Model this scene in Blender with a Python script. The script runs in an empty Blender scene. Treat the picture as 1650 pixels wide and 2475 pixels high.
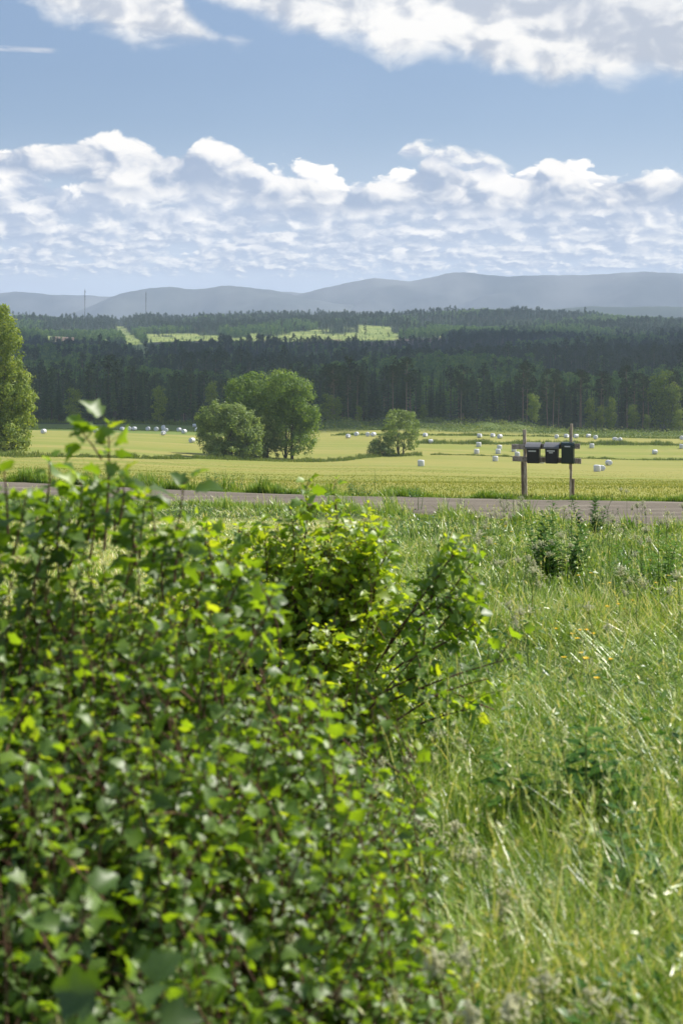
import bpy, math
import numpy as np
from mathutils import Vector, Matrix

# ------------------------------------------------------------------ camera, world, sun
scene = bpy.context.scene
col = scene.collection
R = math.radians
CAM_Z = 1.75
F = 3437.5            # focal length in units of photo pixels (1650 x 2475)
PX0, PY0 = 825.0, 866.0   # where the level line of sight meets the photo

cam_d = bpy.data.cameras.new("camera")
cam = bpy.data.objects.new("camera", cam_d)
col.objects.link(cam)
cam.location = (0, 0, CAM_Z)
cam.rotation_euler = (R(90), 0, 0)
cam_d.sensor_fit = 'VERTICAL'
cam_d.sensor_height = 36
cam_d.lens = 50
cam_d.shift_y = -(1237.5 - PY0) / 2475
cam_d.clip_start = 0.05
cam_d.clip_end = 40000
cam_d.dof.use_dof = True
cam_d.dof.focus_distance = 42
cam_d.dof.aperture_fstop = 4.8
scene.camera = cam

SUN_AZ, SUN_EL = 62.0, 48.0
S = Vector((math.sin(R(SUN_AZ)) * math.cos(R(SUN_EL)), math.cos(R(SUN_AZ)) * math.cos(R(SUN_EL)), math.sin(R(SUN_EL))))
sd = bpy.data.lights.new("sun", 'SUN')
sd.energy = 5.0
sd.angle = R(0.53)
sd.color = (1.0, 0.95, 0.86)
so = bpy.data.objects.new("sun", sd)
col.objects.link(so)
so.rotation_euler = S.to_track_quat('Z', 'Y').to_euler()

scene.view_settings.view_transform = 'Standard'
scene.view_settings.look = 'None'
scene.view_settings.exposure = 0.66
scene.view_settings.gamma = 1.0
scene.view_settings.use_curve_mapping = False
scene.render.engine = 'CYCLES'
scene.cycles.use_denoising = True
scene.cycles.max_bounces = 8
scene.cycles.transmission_bounces = 6
scene.cycles.volume_bounces = 1


class NT:
    """short-hand for wiring shader nodes"""
    def __init__(self, tree):
        self.t = tree

    def new(self, kind, **kw):
        n = self.t.nodes.new(kind)
        for k, v in kw.items():
            setattr(n, k, v)
        return n

    def put(self, sock, v):
        if hasattr(v, 'is_output'):
            self.t.links.new(v, sock)
        elif v is not None:
            sock.default_value = v

    def m(self, op, a, b=None, c=None, clamp=False):
        n = self.new('ShaderNodeMath', operation=op, use_clamp=clamp)
        for i, v in enumerate((a, b, c)):
            if v is not None:
                self.put(n.inputs[i], v)
        return n.outputs[0]

    def add(self, a, b): return self.m('ADD', a, b)
    def sub(self, a, b): return self.m('SUBTRACT', a, b)
    def mul(self, a, b): return self.m('MULTIPLY', a, b)
    def div(self, a, b): return self.m('DIVIDE', a, b)

    def ss(self, x, lo, hi, to0=0.0, to1=1.0):
        n = self.new('ShaderNodeMapRange', interpolation_type='SMOOTHSTEP')
        for i, v in enumerate((x, lo, hi, to0, to1)):
            self.put(n.inputs[i], v)
        return n.outputs[0]

    def lin(self, x, lo, hi, to0=0.0, to1=1.0):
        n = self.new('ShaderNodeMapRange')
        for i, v in enumerate((x, lo, hi, to0, to1)):
            self.put(n.inputs[i], v)
        return n.outputs[0]

    def xyz(self, x, y, z):
        n = self.new('ShaderNodeCombineXYZ')
        for i, v in enumerate((x, y, z)):
            self.put(n.inputs[i], v)
        return n.outputs[0]

    def noise(self, vec, scale=1.0, detail=4.0, rough=0.5, out=0, dist=0.0):
        n = self.new('ShaderNodeTexNoise')
        self.put(n.inputs['Vector'], vec)
        n.inputs['Scale'].default_value = scale
        n.inputs['Detail'].default_value = detail
        n.inputs['Roughness'].default_value = rough
        n.inputs['Distortion'].default_value = dist
        return n.outputs[out]

    def mix(self, f, a, b):
        n = self.new('ShaderNodeMix', data_type='RGBA')
        self.put(n.inputs[0], f)
        self.put(n.inputs[6], a)
        self.put(n.inputs[7], b)
        return n.outputs[2]

    def curve(self, x, pts, lo, hi):
        """piecewise-linear function of x through pts (x, y), y kept in lo..hi"""
        x0, x1 = pts[0][0], pts[-1][0]
        r = self.new('ShaderNodeValToRGB')
        self.put(r.inputs[0], self.lin(x, x0, x1))
        e = r.color_ramp.elements
        while len(e) < len(pts):
            e.new(0.5)
        for k, (px, py) in enumerate(pts):
            e[k].position = (px - x0) / (x1 - x0)
        for k, (px, py) in enumerate(pts):
            v = (py - lo) / (hi - lo)
            e[k].color = (v, v, v, 1)
        return self.lin(r.outputs[0], 0, 1, lo, hi)


def c4(c):
    return (c[0], c[1], c[2], 1.0)


world = bpy.data.worlds.new("World")
scene.world = world
world.use_nodes = True
wt = world.node_tree
wt.nodes.clear()
W = NT(wt)
sky = W.new('ShaderNodeTexSky', sky_type='NISHITA', sun_disc=False)
sky.sun_elevation = R(SUN_EL)
sky.sun_rotation = R(SUN_AZ)
sky.air_density = 1.0
sky.dust_density = 1.2
sky.ozone_density = 1.5
tc = W.new('ShaderNodeTexCoord')
sx = W.new('ShaderNodeSeparateXYZ')
W.put(sx.inputs[0], tc.outputs['Generated'])
dx, dy, dz = sx.outputs
rho = W.m('SQRT', W.add(W.mul(dx, dx), W.add(W.mul(dy, dy), 1e-5)))
cu = W.m('ARCTAN2', dx, dy)
cv = W.div(dz, rho)


def uq(px): return (px - PX0) / F
def vq(py): return (PY0 - py) / F


def puffs(p, detail, vd):
    """soft noise carrying round cauliflower lumps, about 0..1"""
    n = W.new('ShaderNodeTexNoise', noise_dimensions='2D')
    W.put(n.inputs['Vector'], p)
    n.inputs['Scale'].default_value = 1.0
    n.inputs['Detail'].default_value = detail
    n.inputs['Roughness'].default_value = 0.5
    v = W.new('ShaderNodeTexVoronoi', voronoi_dimensions='2D', feature='F1')
    W.put(v.inputs['Vector'], p)
    v.inputs['Scale'].default_value = 1.9
    v.inputs['Detail'].default_value = vd
    v.inputs['Roughness'].default_value = 0.55
    v.inputs['Lacunarity'].default_value = 2.3
    v.inputs['Randomness'].default_value = 1.0
    v.normalize = True
    return W.add(W.mul(n.outputs[0], 0.95), W.sub(0.145, W.mul(v.outputs['Distance'], 0.32)))


def cloud_row(base, top, scale, stretch, seed, amp, soft, base_soft, lit, shade, vary=0.0):
    """one rank of cumulus: base and top are elevations (sockets or numbers); returns colour, alpha"""
    p = W.xyz(W.add(W.mul(cu, scale), seed), W.add(W.mul(cv, scale * stretch), seed * 0.7), 0.0)
    wn = W.new('ShaderNodeTexNoise', noise_dimensions='2D')
    W.put(wn.inputs['Vector'], p)
    wn.inputs['Scale'].default_value = 1.4
    wn.inputs['Detail'].default_value = 3.0
    va = W.new('ShaderNodeVectorMath', operation='MULTIPLY_ADD')
    W.put(va.inputs[0], wn.outputs[1]); va.inputs[1].default_value = (0.45, 0.45, 0.0); W.put(va.inputs[2], p)
    q = va.outputs[0]
    n1 = puffs(q, 5.0, 3.0)
    vb = W.new('ShaderNodeVectorMath', operation='ADD')
    W.put(vb.inputs[0], q); vb.inputs[1].default_value = (0.17, 0.22, 0.0)
    n2 = puffs(vb.outputs[0], 3.0, 2.0)
    h = W.sub(top, base)
    rel = W.div(W.sub(cv, base), h)                                   # 0 base .. 1 top
    tp = 1.0
    if vary:
        nu = W.noise(W.xyz(W.mul(cu, scale * 0.45), seed * 1.3, 0.0), 1.0, 1.0)
        tp = W.add(W.mul(W.ss(nu, 0.34, 0.66), vary), 1.0 - 0.62 * vary)
    d = W.add(W.sub(tp, rel), W.mul(W.sub(n1, 0.5), amp))
    a_top = W.ss(d, 0.0, soft)
    dbase = W.add(rel, W.mul(W.sub(n1, 0.5), amp * 0.6))
    a_base = W.ss(dbase, -base_soft, base_soft)
    alpha = W.mul(a_top, a_base)
    relief = W.mul(W.sub(n1, n2), 2.9)
    lift = W.mul(W.m('MINIMUM', W.m('MAXIMUM', rel, -0.3), 1.1), 0.62)
    b = W.ss(W.add(W.add(lift, 0.16), W.add(relief, W.mul(W.sub(n1, 0.5), 0.5))), 0.0, 1.0)
    colr = W.mix(b, c4(shade), c4(lit))
    return colr, alpha


bg = W.new('ShaderNodeMix', data_type='RGBA')
SKYMUL = 1.0
base_sky = W.mix(W.ss(cv, 0.05, 0.17, 0.85, 0.0), sky.outputs[0], (8.2, 8.9, 9.8, 1))
base_sky = W.mix(0.30, base_sky, (3.3, 4.7, 7.4, 1))
cur = base_sky
# soft far veil of thin cloud low over the mountains
pv = W.xyz(W.mul(cu, 9.0), W.mul(cv, 60.0), 3.3)
nv = W.noise(pv, 1.0, 6.0, 0.55)
veil = W.mul(W.ss(nv, 0.38, 0.66), W.ss(cv, 0.135, 0.07))
cur = W.mix(W.mul(veil, 0.75), cur, (6.0, 6.7, 8.1, 1))
LIT = (11.6, 11.1, 10.3)
SHD = (4.5, 5.3, 6.9)
rows = [
    # base, top, scale, stretch, seed, amp, soft, base softness
    (0.060, 0.076, 60, 2.6, 1.7, 1.9, 0.35, 0.35),
    (0.069, 0.090, 43, 2.4, 8.1, 1.9, 0.30, 0.35),
    (0.080, 0.106, 33, 2.1, 14.6, 1.8, 0.26, 0.32),
    (0.092, 0.124, 26, 1.8, 21.9, 1.7, 0.15, 0.30),
    (0.104, 0.140, 20, 1.6, 27.3, 1.5, 0.13, 0.30),
]
for k, (b_, t_, s_, st, sd_, am, sf, bs) in enumerate(rows):
    cr, al = cloud_row(b_, t_, s_, st, sd_, am, sf, bs, (12.8, 12.1, 11.1), (4.6, 5.4, 6.9), 0.95)
    cur = W.mix(W.mul(al, 0.90 + 0.02 * k), cur, cr)
top_pts = [(0, 372), (60, 362), (170, 360), (260, 345), (340, 366), (440, 386), (490, 355), (560, 342), (600, 352), (660, 405),
           (730, 410), (800, 445), (870, 440), (930, 424), (1000, 415), (1040, 398), (1100, 420), (1180, 452), (1220, 432),
           (1280, 436), (1315, 395), (1370, 398), (1430, 432), (1540, 422), (1650, 437)]
top_c = W.curve(cu, [(uq(x), vq(y)) for x, y in top_pts], 0.11, 0.16)
bot_pts = [(0, 430), (180, 440), (330, 470), (520, 480), (700, 500), (860, 520), (1000, 500), (1180, 510), (1330, 500), (1480, 510), (1650, 500)]
bot_c = W.curve(cu, [(uq(x), vq(y)) for x, y in bot_pts], 0.09, 0.14)
cr, al = cloud_row(bot_c, top_c, 18, 1.5, 33.3, 1.1, 0.13, 0.30, (11.8, 11.2, 10.4), (3.8, 4.6, 6.1), 0.35)
cur = W.mix(W.mul(al, 0.96), cur, cr)
# the little lens of cloud above the bank
lens_c = W.curve(cu, [(uq(940), vq(392)), (uq(985), vq(350)), (uq(1040), vq(338)), (uq(1140), vq(358)), (uq(1250), vq(415))], 0.12, 0.17)
lens_b = W.curve(cu, [(uq(940), vq(370)), (uq(1010), vq(385)), (uq(1100), vq(408)), (uq(1180), vq(425)), (uq(1250), vq(418))], 0.12, 0.17)
cr, al = cloud_row(lens_b, W.add(lens_c, 0.001), 40, 1.6, 41.0, 1.3, 0.5, 0.5, LIT, (5.4, 6.0, 7.3))
inl = W.mul(W.ss(cu, uq(940), uq(985)), W.ss(cu, uq(1250), uq(1190)))
cur = W.mix(W.mul(W.mul(al, inl), 0.9), cur, cr)
# the big near clouds along the top of the view: lower edge given, they reach far overhead
def ucurve(pts, lo=0.14, hi=0.40):
    return W.curve(cu, [(uq(x), vq(y)) for x, y in pts], lo, hi)


e1 = ucurve([(-900, -300), (-200, -80), (20, 5), (60, 40), (130, 62), (240, 92), (350, 128), (480, 128), (560, 112), (605, 100), (640, 60), (700, -200)])
u1 = ucurve([(-900, -480), (400, -480), (430, -60), (450, 0), (500, 52), (550, 80), (600, 98), (640, 110), (700, 120)])
e2 = ucurve([(-900, -400), (300, -300), (430, -70), (470, -5), (560, 38), (640, 76), (720, 92), (820, 97), (880, 108), (940, 158), (1030, 150), (1130, 176), (1240, 195), (1330, 232),
             (1420, 212), (1540, 224), (1650, 222), (2300, 150)])
pE = W.xyz(W.mul(cu, 17.0), W.mul(cv, 26.0), 52.0)
wE = W.noise(pE, 1.2, 2.0, 0.5, out=1)
vE = W.new('ShaderNodeVectorMath', operation='MULTIPLY_ADD')
W.put(vE.inputs[0], wE); vE.inputs[1].default_value = (0.5, 0.5, 0); W.put(vE.inputs[2], pE)
nE = puffs(vE.outputs[0], 6.0, 3.0)
vE2 = W.new('ShaderNodeVectorMath', operation='ADD')
W.put(vE2.inputs[0], vE.outputs[0]); vE2.inputs[1].default_value = (0.14, 0.2, 0)
nE2 = puffs(vE2.outputs[0], 3.0, 2.0)
nBig = W.noise(W.xyz(W.mul(cu, 9.0), W.mul(cv, 16.0), 77.0), 1.0, 3.0, 0.5)
d1 = W.m('MINIMUM', W.sub(cv, e1), W.sub(u1, cv))
d2 = W.sub(cv, e2)
dE = W.add(W.m('MAXIMUM', d1, d2), W.mul(W.sub(nE, 0.5), 0.034))
aE = W.ss(dE, -0.001, 0.016)
aE = W.mul(aE, W.ss(cv, 0.55, 0.33))
lightE = W.ss(W.add(W.add(W.mul(W.sub(nE, nE2), 3.4), 0.55), W.mul(W.sub(nBig, 0.5), -1.5)), 0.0, 1.0)
lightE = W.mul(lightE, W.ss(W.add(dE, W.mul(W.sub(nBig, 0.5), 0.08)), 0.085, 0.03, 0.55, 1.0))
cE = W.mix(lightE, (5.4, 5.8, 6.6, 1), (10.6, 10.3, 9.8, 1))
cur = W.mix(W.mul(aE, 0.96), cur, cE)
# wisps
pw = W.xyz(W.mul(cu, 60.0), W.mul(cv, 260.0), 5.5)
nw = W.noise(pw, 1.0, 5.0, 0.6)
wisp = W.mul(W.mul(W.ss(cu, uq(155), uq(120)), W.ss(cv, vq(146), vq(140))), W.ss(cv, vq(128), vq(136)))
cur = W.mix(W.mul(W.mul(wisp, W.ss(nw, 0.3, 0.6)), 0.55), cur, (8.0, 8.0, 8.3, 1))
bgn = W.new('ShaderNodeBackground')
W.put(bgn.inputs[0], cur)
bgn.inputs[1].default_value = 0.075
world.cycles.sampling_method = 'MANUAL'
world.cycles.sample_map_resolution = 512
wo = W.new('ShaderNodeOutputWorld')
W.t.links.new(bgn.outputs[0], wo.inputs[0])
# === END SKY


# ------------------------------------------------------------------ helpers
rng = np.random.default_rng(7)


def tag(o, label=None, cat=None, group=None, kind=None):
    if label: o['label'] = label
    if cat: o['category'] = cat
    if group: o['group'] = group
    if kind: o['kind'] = kind
    return o


def empty(name, loc, rz=0.0, sc=1.0):
    o = bpy.data.objects.new(name, None)
    col.objects.link(o)
    o.location = loc
    o.rotation_euler = (0, 0, rz)
    o.scale = (sc, sc, sc)
    o.empty_display_size = 0.3
    return o


def copy_tree(o, parent=None):
    c = o.copy()
    col.objects.link(c)
    c.parent = parent
    for ch in o.children:
        copy_tree(ch, c)
    return c


class MB:
    """collects vertices and triangles, then links them as one mesh object"""
    def __init__(self):
        self.v, self.f, self.t, self.n = [], [], [], 0

    def add(self, v, f, tint=0.5):
        v = np.asarray(v, float).reshape(-1, 3)
        f = np.asarray(f, int)
        if f.shape[1] == 4:
            f = np.concatenate([f[:, [0, 1, 2]], f[:, [0, 2, 3]]])
        self.v.append(v)
        self.f.append(f + self.n)
        self.t.append(np.broadcast_to(np.asarray(tint, float), (len(v),)).copy())
        self.n += len(v)
        return self

    def tube(self, pts, rad, sides=6, tint=0.5, cap=True):
        pts = np.asarray(pts, float)
        rad = np.broadcast_to(np.asarray(rad, float), (len(pts),))
        tan = np.gradient(pts, axis=0)
        tan /= np.linalg.norm(tan, axis=1, keepdims=True) + 1e-9
        ref = np.array([1.0, 0, 0]) if abs(tan[0][0]) < 0.8 else np.array([0, 1.0, 0])
        a = np.cross(tan, ref); a /= np.linalg.norm(a, axis=1, keepdims=True) + 1e-9
        b = np.cross(tan, a)
        th = np.arange(sides) / sides * 2 * np.pi
        ring = pts[:, None] + rad[:, None, None] * (np.cos(th)[None, :, None] * a[:, None] + np.sin(th)[None, :, None] * b[:, None])
        v = ring.reshape(-1, 3)
        f = []
        for i in range(len(pts) - 1):
            for k in range(sides):
                f.append((i * sides + k, i * sides + (k + 1) % sides, (i + 1) * sides + (k + 1) % sides, (i + 1) * sides + k))
        self.add(v, f, tint)
        if cap:
            e = np.vstack([ring[-1], pts[-1:]])
            self.add(e, [(k, (k + 1) % sides, sides) for k in range(sides)], tint)
        return self

    def box(self, c, s, M=None, bev=0.0, tint=0.5):
        """box with chamfered upright edges; c centre, s full sizes"""
        hx, hy, hz = s[0] / 2, s[1] / 2, s[2] / 2
        if bev:
            o = [(-hx + bev, -hy), (hx - bev, -hy), (hx, -hy + bev), (hx, hy - bev), (hx - bev, hy), (-hx + bev, hy), (-hx, hy - bev), (-hx, -hy + bev)]
        else:
            o = [(-hx, -hy), (hx, -hy), (hx, hy), (-hx, hy)]
        n = len(o)
        v = np.array([(x, y, -hz) for x, y in o] + [(x, y, hz) for x, y in o])
        if M is not None:
            v = v @ np.asarray(M).T
        v = v + np.asarray(c)
        f = []
        for k in range(n):
            j = (k + 1) % n
            f += [(k, j, n + j), (k, n + j, n + k)]
        for k in range(1, n - 1):
            f += [(0, k + 1, k), (n, n + k, n + k + 1)]
        return self.add(v, f, tint)

    def mesh(self, name, mat, smooth=False):
        me = bpy.data.meshes.new(name)
        v = np.concatenate(self.v); f = np.concatenate(self.f); t = np.concatenate(self.t)
        me.vertices.add(len(v)); me.vertices.foreach_set('co', v.ravel().astype(np.float32))
        me.loops.add(len(f) * 3); me.loops.foreach_set('vertex_index', f.ravel().astype(np.int32))
        me.polygons.add(len(f))
        me.polygons.foreach_set('loop_start', np.arange(0, len(f) * 3, 3, dtype=np.int32))
        me.polygons.foreach_set('use_smooth', np.full(len(f), smooth))
        at = me.attributes.new('tint', 'FLOAT', 'POINT')
        at.data.foreach_set('value', t.astype(np.float32))
        me.materials.append(mat)
        me.update(calc_edges=True)
        return me

    def build(self, name, mat, parent=None, smooth=False):
        o = bpy.data.objects.new(name, self.mesh(name, mat, smooth))
        col.objects.link(o)
        o.parent = parent
        return o


# ------------------------------------------------------------------ materials
def new_mat(name):
    m = bpy.data.materials.new(name)
    m.use_nodes = True
    m.node_tree.nodes.clear()
    return m, NT(m.node_tree)


def finish(T, sh, disp=None):
    o = T.new('ShaderNodeOutputMaterial')
    T.t.links.new(sh, o.inputs[0])


def attr(T, name):
    a = T.new('ShaderNodeAttribute', attribute_name=name)
    return a.outputs['Fac']


def principled(T, colr, rough=0.6, spec=0.4, normal=None, metal=0.0):
    p = T.new('ShaderNodeBsdfPrincipled')
    T.put(p.inputs['Base Color'], colr)
    T.put(p.inputs['Roughness'], rough)
    T.put(p.inputs['Specular IOR Level'], spec)
    p.inputs['Metallic'].default_value = metal
    if normal is not None:
        T.put(p.inputs['Normal'], normal)
    return p.outputs[0]


def bump(T, h, strength=0.4, dist=0.02):
    b = T.new('ShaderNodeBump')
    b.inputs['Strength'].default_value = strength
    b.inputs['Distance'].default_value = dist
    T.put(b.inputs['Height'], h)
    return b.outputs[0]


def ramp(T, x, stops):
    r = T.new('ShaderNodeValToRGB')
    T.put(r.inputs[0], x)
    e = r.color_ramp.elements
    while len(e) < len(stops):
        e.new(0.5)
    for k, (p, c) in enumerate(stops):
        e[k].position = p
    for k, (p, c) in enumerate(stops):
        e[k].color = c4(c)
    return r.outputs[0]


def leaf_mat(name, stops, trans=0.4, rough=0.45, spec=0.4, warm=(1.25, 1.15, 0.5), obj_random=0.0):
    """thin leaves: glossy skin over a body that lets sunlight through"""
    m, T = new_mat(name)
    x = attr(T, 'tint')
    if obj_random:
        oi = T.new('ShaderNodeObjectInfo')
        x = T.m('ADD', x, T.mul(T.sub(oi.outputs['Random'], 0.5), obj_random), clamp=True)
    c = ramp(T, x, stops)
    p = principled(T, c, rough, spec)
    t = T.new('ShaderNodeBsdfTranslucent')
    vm = T.new('ShaderNodeVectorMath', operation='MULTIPLY')
    T.put(vm.inputs[0], c); vm.inputs[1].default_value = warm
    T.put(t.inputs[0], vm.outputs[0])
    mx = T.new('ShaderNodeMixShader')
    mx.inputs[0].default_value = trans
    T.t.links.new(p, mx.inputs[1]); T.t.links.new(t.outputs[0], mx.inputs[2])
    finish(T, mx.outputs[0])
    return m


def plain(name, c, rough=0.6, spec=0.4, vary=0.15, scale=20.0, metal=0.0, bmp=0.0):
    m, T = new_mat(name)
    tcn = T.new('ShaderNodeTexCoord')
    n = T.noise(tcn.outputs['Object'], scale, 5.0, 0.6)
    lo = tuple(x * (1 - vary) for x in c); hi = tuple(min(1, x * (1 + vary)) for x in c)
    cc = T.mix(n, c4(lo), c4(hi))
    finish(T, principled(T, cc, rough, spec, bump(T, n, bmp, 0.01) if bmp else None, metal))
    return m


def bark_mat(name, c0, c1, scale=3.0):
    m, T = new_mat(name)
    tcn = T.new('ShaderNodeTexCoord')
    mp = T.new('ShaderNodeMapping')
    mp.inputs['Scale'].default_value = (4 * scale, 4 * scale, scale)
    T.put(mp.inputs[0], tcn.outputs['Object'])
    n = T.noise(mp.outputs[0], 1.0, 6.0, 0.65)
    finish(T, principled(T, T.mix(T.ss(n, 0.35, 0.65), c4(c0), c4(c1)), 0.85, 0.2, bump(T, n, 0.5, 0.02)))
    return m


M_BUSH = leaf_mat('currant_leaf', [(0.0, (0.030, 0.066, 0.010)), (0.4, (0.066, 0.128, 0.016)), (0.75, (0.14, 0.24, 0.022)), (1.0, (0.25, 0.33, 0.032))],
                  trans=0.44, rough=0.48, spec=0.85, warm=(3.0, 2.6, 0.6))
M_STEM = bark_mat('shrub_bark', (0.07, 0.035, 0.022), (0.18, 0.10, 0.065), 8)
M_REDSTEM = plain('red_petiole', (0.19, 0.085, 0.05), 0.6, 0.3)
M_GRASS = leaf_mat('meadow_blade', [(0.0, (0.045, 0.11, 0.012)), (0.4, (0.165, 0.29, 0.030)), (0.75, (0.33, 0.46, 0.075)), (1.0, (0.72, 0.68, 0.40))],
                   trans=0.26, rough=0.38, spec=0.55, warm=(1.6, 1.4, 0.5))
M_FIELDGRASS = leaf_mat('field_blade', [(0.0, (0.13, 0.19, 0.035)), (0.5, (0.29, 0.33, 0.07)), (1.0, (0.46, 0.45, 0.15))], trans=0.3, rough=0.55, spec=0.25, warm=(1.2, 1.1, 0.6))
M_DITCH = leaf_mat('ditch_blade', [(0.0, (0.07, 0.13, 0.027)), (0.5, (0.15, 0.215, 0.045)), (1.0, (0.28, 0.31, 0.08))], trans=0.3, rough=0.55, spec=0.25)
M_WILLOW = leaf_mat('willow_leaf', [(0.0, (0.075, 0.13, 0.036)), (0.5, (0.18, 0.26, 0.065)), (1.0, (0.36, 0.43, 0.14))], trans=0.45, rough=0.5, spec=0.35, warm=(1.3, 1.25, 0.6))
M_DECID = leaf_mat('broad_leaf', [(0.0, (0.055, 0.115, 0.024)), (0.5, (0.13, 0.225, 0.04)), (1.0, (0.28, 0.37, 0.075))], trans=0.45, rough=0.5, spec=0.35, warm=(1.4, 1.3, 0.5))
M_BIRCH = leaf_mat('birch_leaf', [(0.0, (0.07, 0.13, 0.024)), (0.5, (0.17, 0.25, 0.042)), (1.0, (0.34, 0.40, 0.085))], trans=0.45, rough=0.5, spec=0.3, warm=(1.4, 1.3, 0.5), obj_random=0.3)
M_SPRUCE = leaf_mat('spruce_needles', [(0.0, (0.016, 0.044, 0.019)), (0.5, (0.042, 0.096, 0.036)), (1.0, (0.11, 0.175, 0.055))], trans=0.15, rough=0.7, spec=0.2, obj_random=0.75)
M_PINE = leaf_mat('pine_needles', [(0.0, (0.025, 0.052, 0.02)), (0.5, (0.055, 0.095, 0.034)), (1.0, (0.11, 0.15, 0.05))], trans=0.15, rough=0.7, spec=0.2, obj_random=0.3)
M_YOUNG = leaf_mat('young_wood_leaf', [(0.0, (0.07, 0.15, 0.04)), (0.5, (0.15, 0.27, 0.065)), (1.0, (0.28, 0.39, 0.09))], trans=0.25, rough=0.65, spec=0.2, obj_random=0.6)
M_BARK = bark_mat('grey_bark', (0.045, 0.04, 0.032), (0.11, 0.095, 0.078))
M_PINEBARK = bark_mat('pine_bark', (0.15, 0.10, 0.07), (0.38, 0.26, 0.19))
M_BIRCHBARK = bark_mat('birch_bark', (0.10, 0.095, 0.09), (0.42, 0.40, 0.37))
M_DARKWEED = leaf_mat('dark_weed_leaf', [(0.0, (0.022, 0.07, 0.010)), (0.5, (0.048, 0.125, 0.016)), (1.0, (0.11, 0.22, 0.03))], trans=0.35, rough=0.65, spec=0.1, warm=(1.5, 1.35, 0.5))
M_WEED = leaf_mat('weed_leaf', [(0.0, (0.025, 0.085, 0.014)), (0.5, (0.05, 0.145, 0.02)), (1.0, (0.11, 0.21, 0.03))], trans=0.36, rough=0.4, spec=0.5, warm=(1.5, 1.35, 0.5))
M_UMBEL = leaf_mat('cream_flower', [(0.0, (0.5, 0.5, 0.33)), (1.0, (0.66, 0.64, 0.46))], trans=0.5, rough=0.8, spec=0.1, warm=(1.1, 1.1, 1.0))
M_YELLOW = plain('yellow_petal', (0.80, 0.52, 0.02), 0.5, 0.3, 0.1, 90)
M_STALK = leaf_mat('flower_stalk', [(0.0, (0.08, 0.12, 0.03)), (0.5, (0.16, 0.2, 0.05)), (1.0, (0.42, 0.40, 0.2))], trans=0.2)

# ------------------------------------------------------------------ terrain
def pchip(x, y):
    x = np.asarray(x, float); y = np.asarray(y, float)
    h = np.diff(x); d = np.diff(y) / h
    m = np.zeros(len(x)); m[0], m[-1] = d[0], d[-1]
    for k in range(1, len(x) - 1):
        if d[k - 1] * d[k] > 0:
            w1, w2 = 2 * h[k] + h[k - 1], h[k] + 2 * h[k - 1]
            m[k] = (w1 + w2) / (w1 / d[k - 1] + w2 / d[k])

    def ev(q):
        q = np.clip(q, x[0], x[-1])
        i = np.clip(np.searchsorted(x, q) - 1, 0, len(x) - 2)
        t = (q - x[i]) / h[i]
        return ((1 + 2 * t) * (1 - t) ** 2 * y[i] + t * (1 - t) ** 2 * h[i] * m[i] + t * t * (3 - 2 * t) * y[i + 1] + t * t * (t - 1) * h[i] * m[i + 1])
    return ev


def line(Y): return 1.59 + 0.0443 * Y


FARY = [520, 700, 900, 1200, 1600, 2000, 2400, 2800, 3050, 3300, 4000, 5200, 7000, 12000]
FARH = [23, 25, 22, 12, 2, -9, -31, -60, -78, -85, -30, 70, 110, 115]
near = [(-1, 1.75), (3.2, 1.75), (6, line(6)), (12, line(12)), (20, line(20)), (26, line(26))]
left = near + [(30, line(30)), (37, line(37)), (60, 4.75), (100, 7.5), (150, 10.7), (200, 13.6), (230, 15.3), (280, 16.6), (330, 17.35), (348, 17.6), (372, 18.8), (400, 19.4), (440, 20)]
midl = near + [(30, line(30)), (60, 5.12), (100, 8.1), (150, 11.7), (200, 15.2), (263, 19.3), (300, 20.3), (358, 20.0), (400, 20.4), (440, 20.6)]
rght = near + [(28.5, line(28.5)), (60, 5.3), (100, 8.6), (150, 12.6), (200, 16.5), (250, 19.9), (270, 21.3), (300, 22.2), (330, 22.3), (358, 21.4), (400, 22.3), (440, 23.2)]
prof = []
for pl in (left, midl, rght):
    xs = [p[0] for p in pl] + FARY; ys = [p[1] for p in pl] + FARH
    prof.append(pchip(xs, ys))
_ph = np.random.default_rng(3)
_waves = [(_ph.uniform(-1, 1, 2), _ph.uniform(0, 6.28)) for _ in range(14)]


def bumps(x, y, wl):
    """smooth pseudo-noise of wavelength wl, about -1..1"""
    s = 0
    for k, (d, p) in enumerate(_waves):
        dd = d / (np.linalg.norm(d) + 1e-6)
        kk = (0.6 + 1.5 * (k / 13.0)) * 6.283 / wl
        s = s + np.sin(kk * (dd[0] * x + dd[1] * y) + p * (1 + k)) / 3.2
    return s


def sstep(x, a, b):
    t = np.clip((x - a) / (b - a), 0, 1)
    return t * t * (3 - 2 * t)


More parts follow.
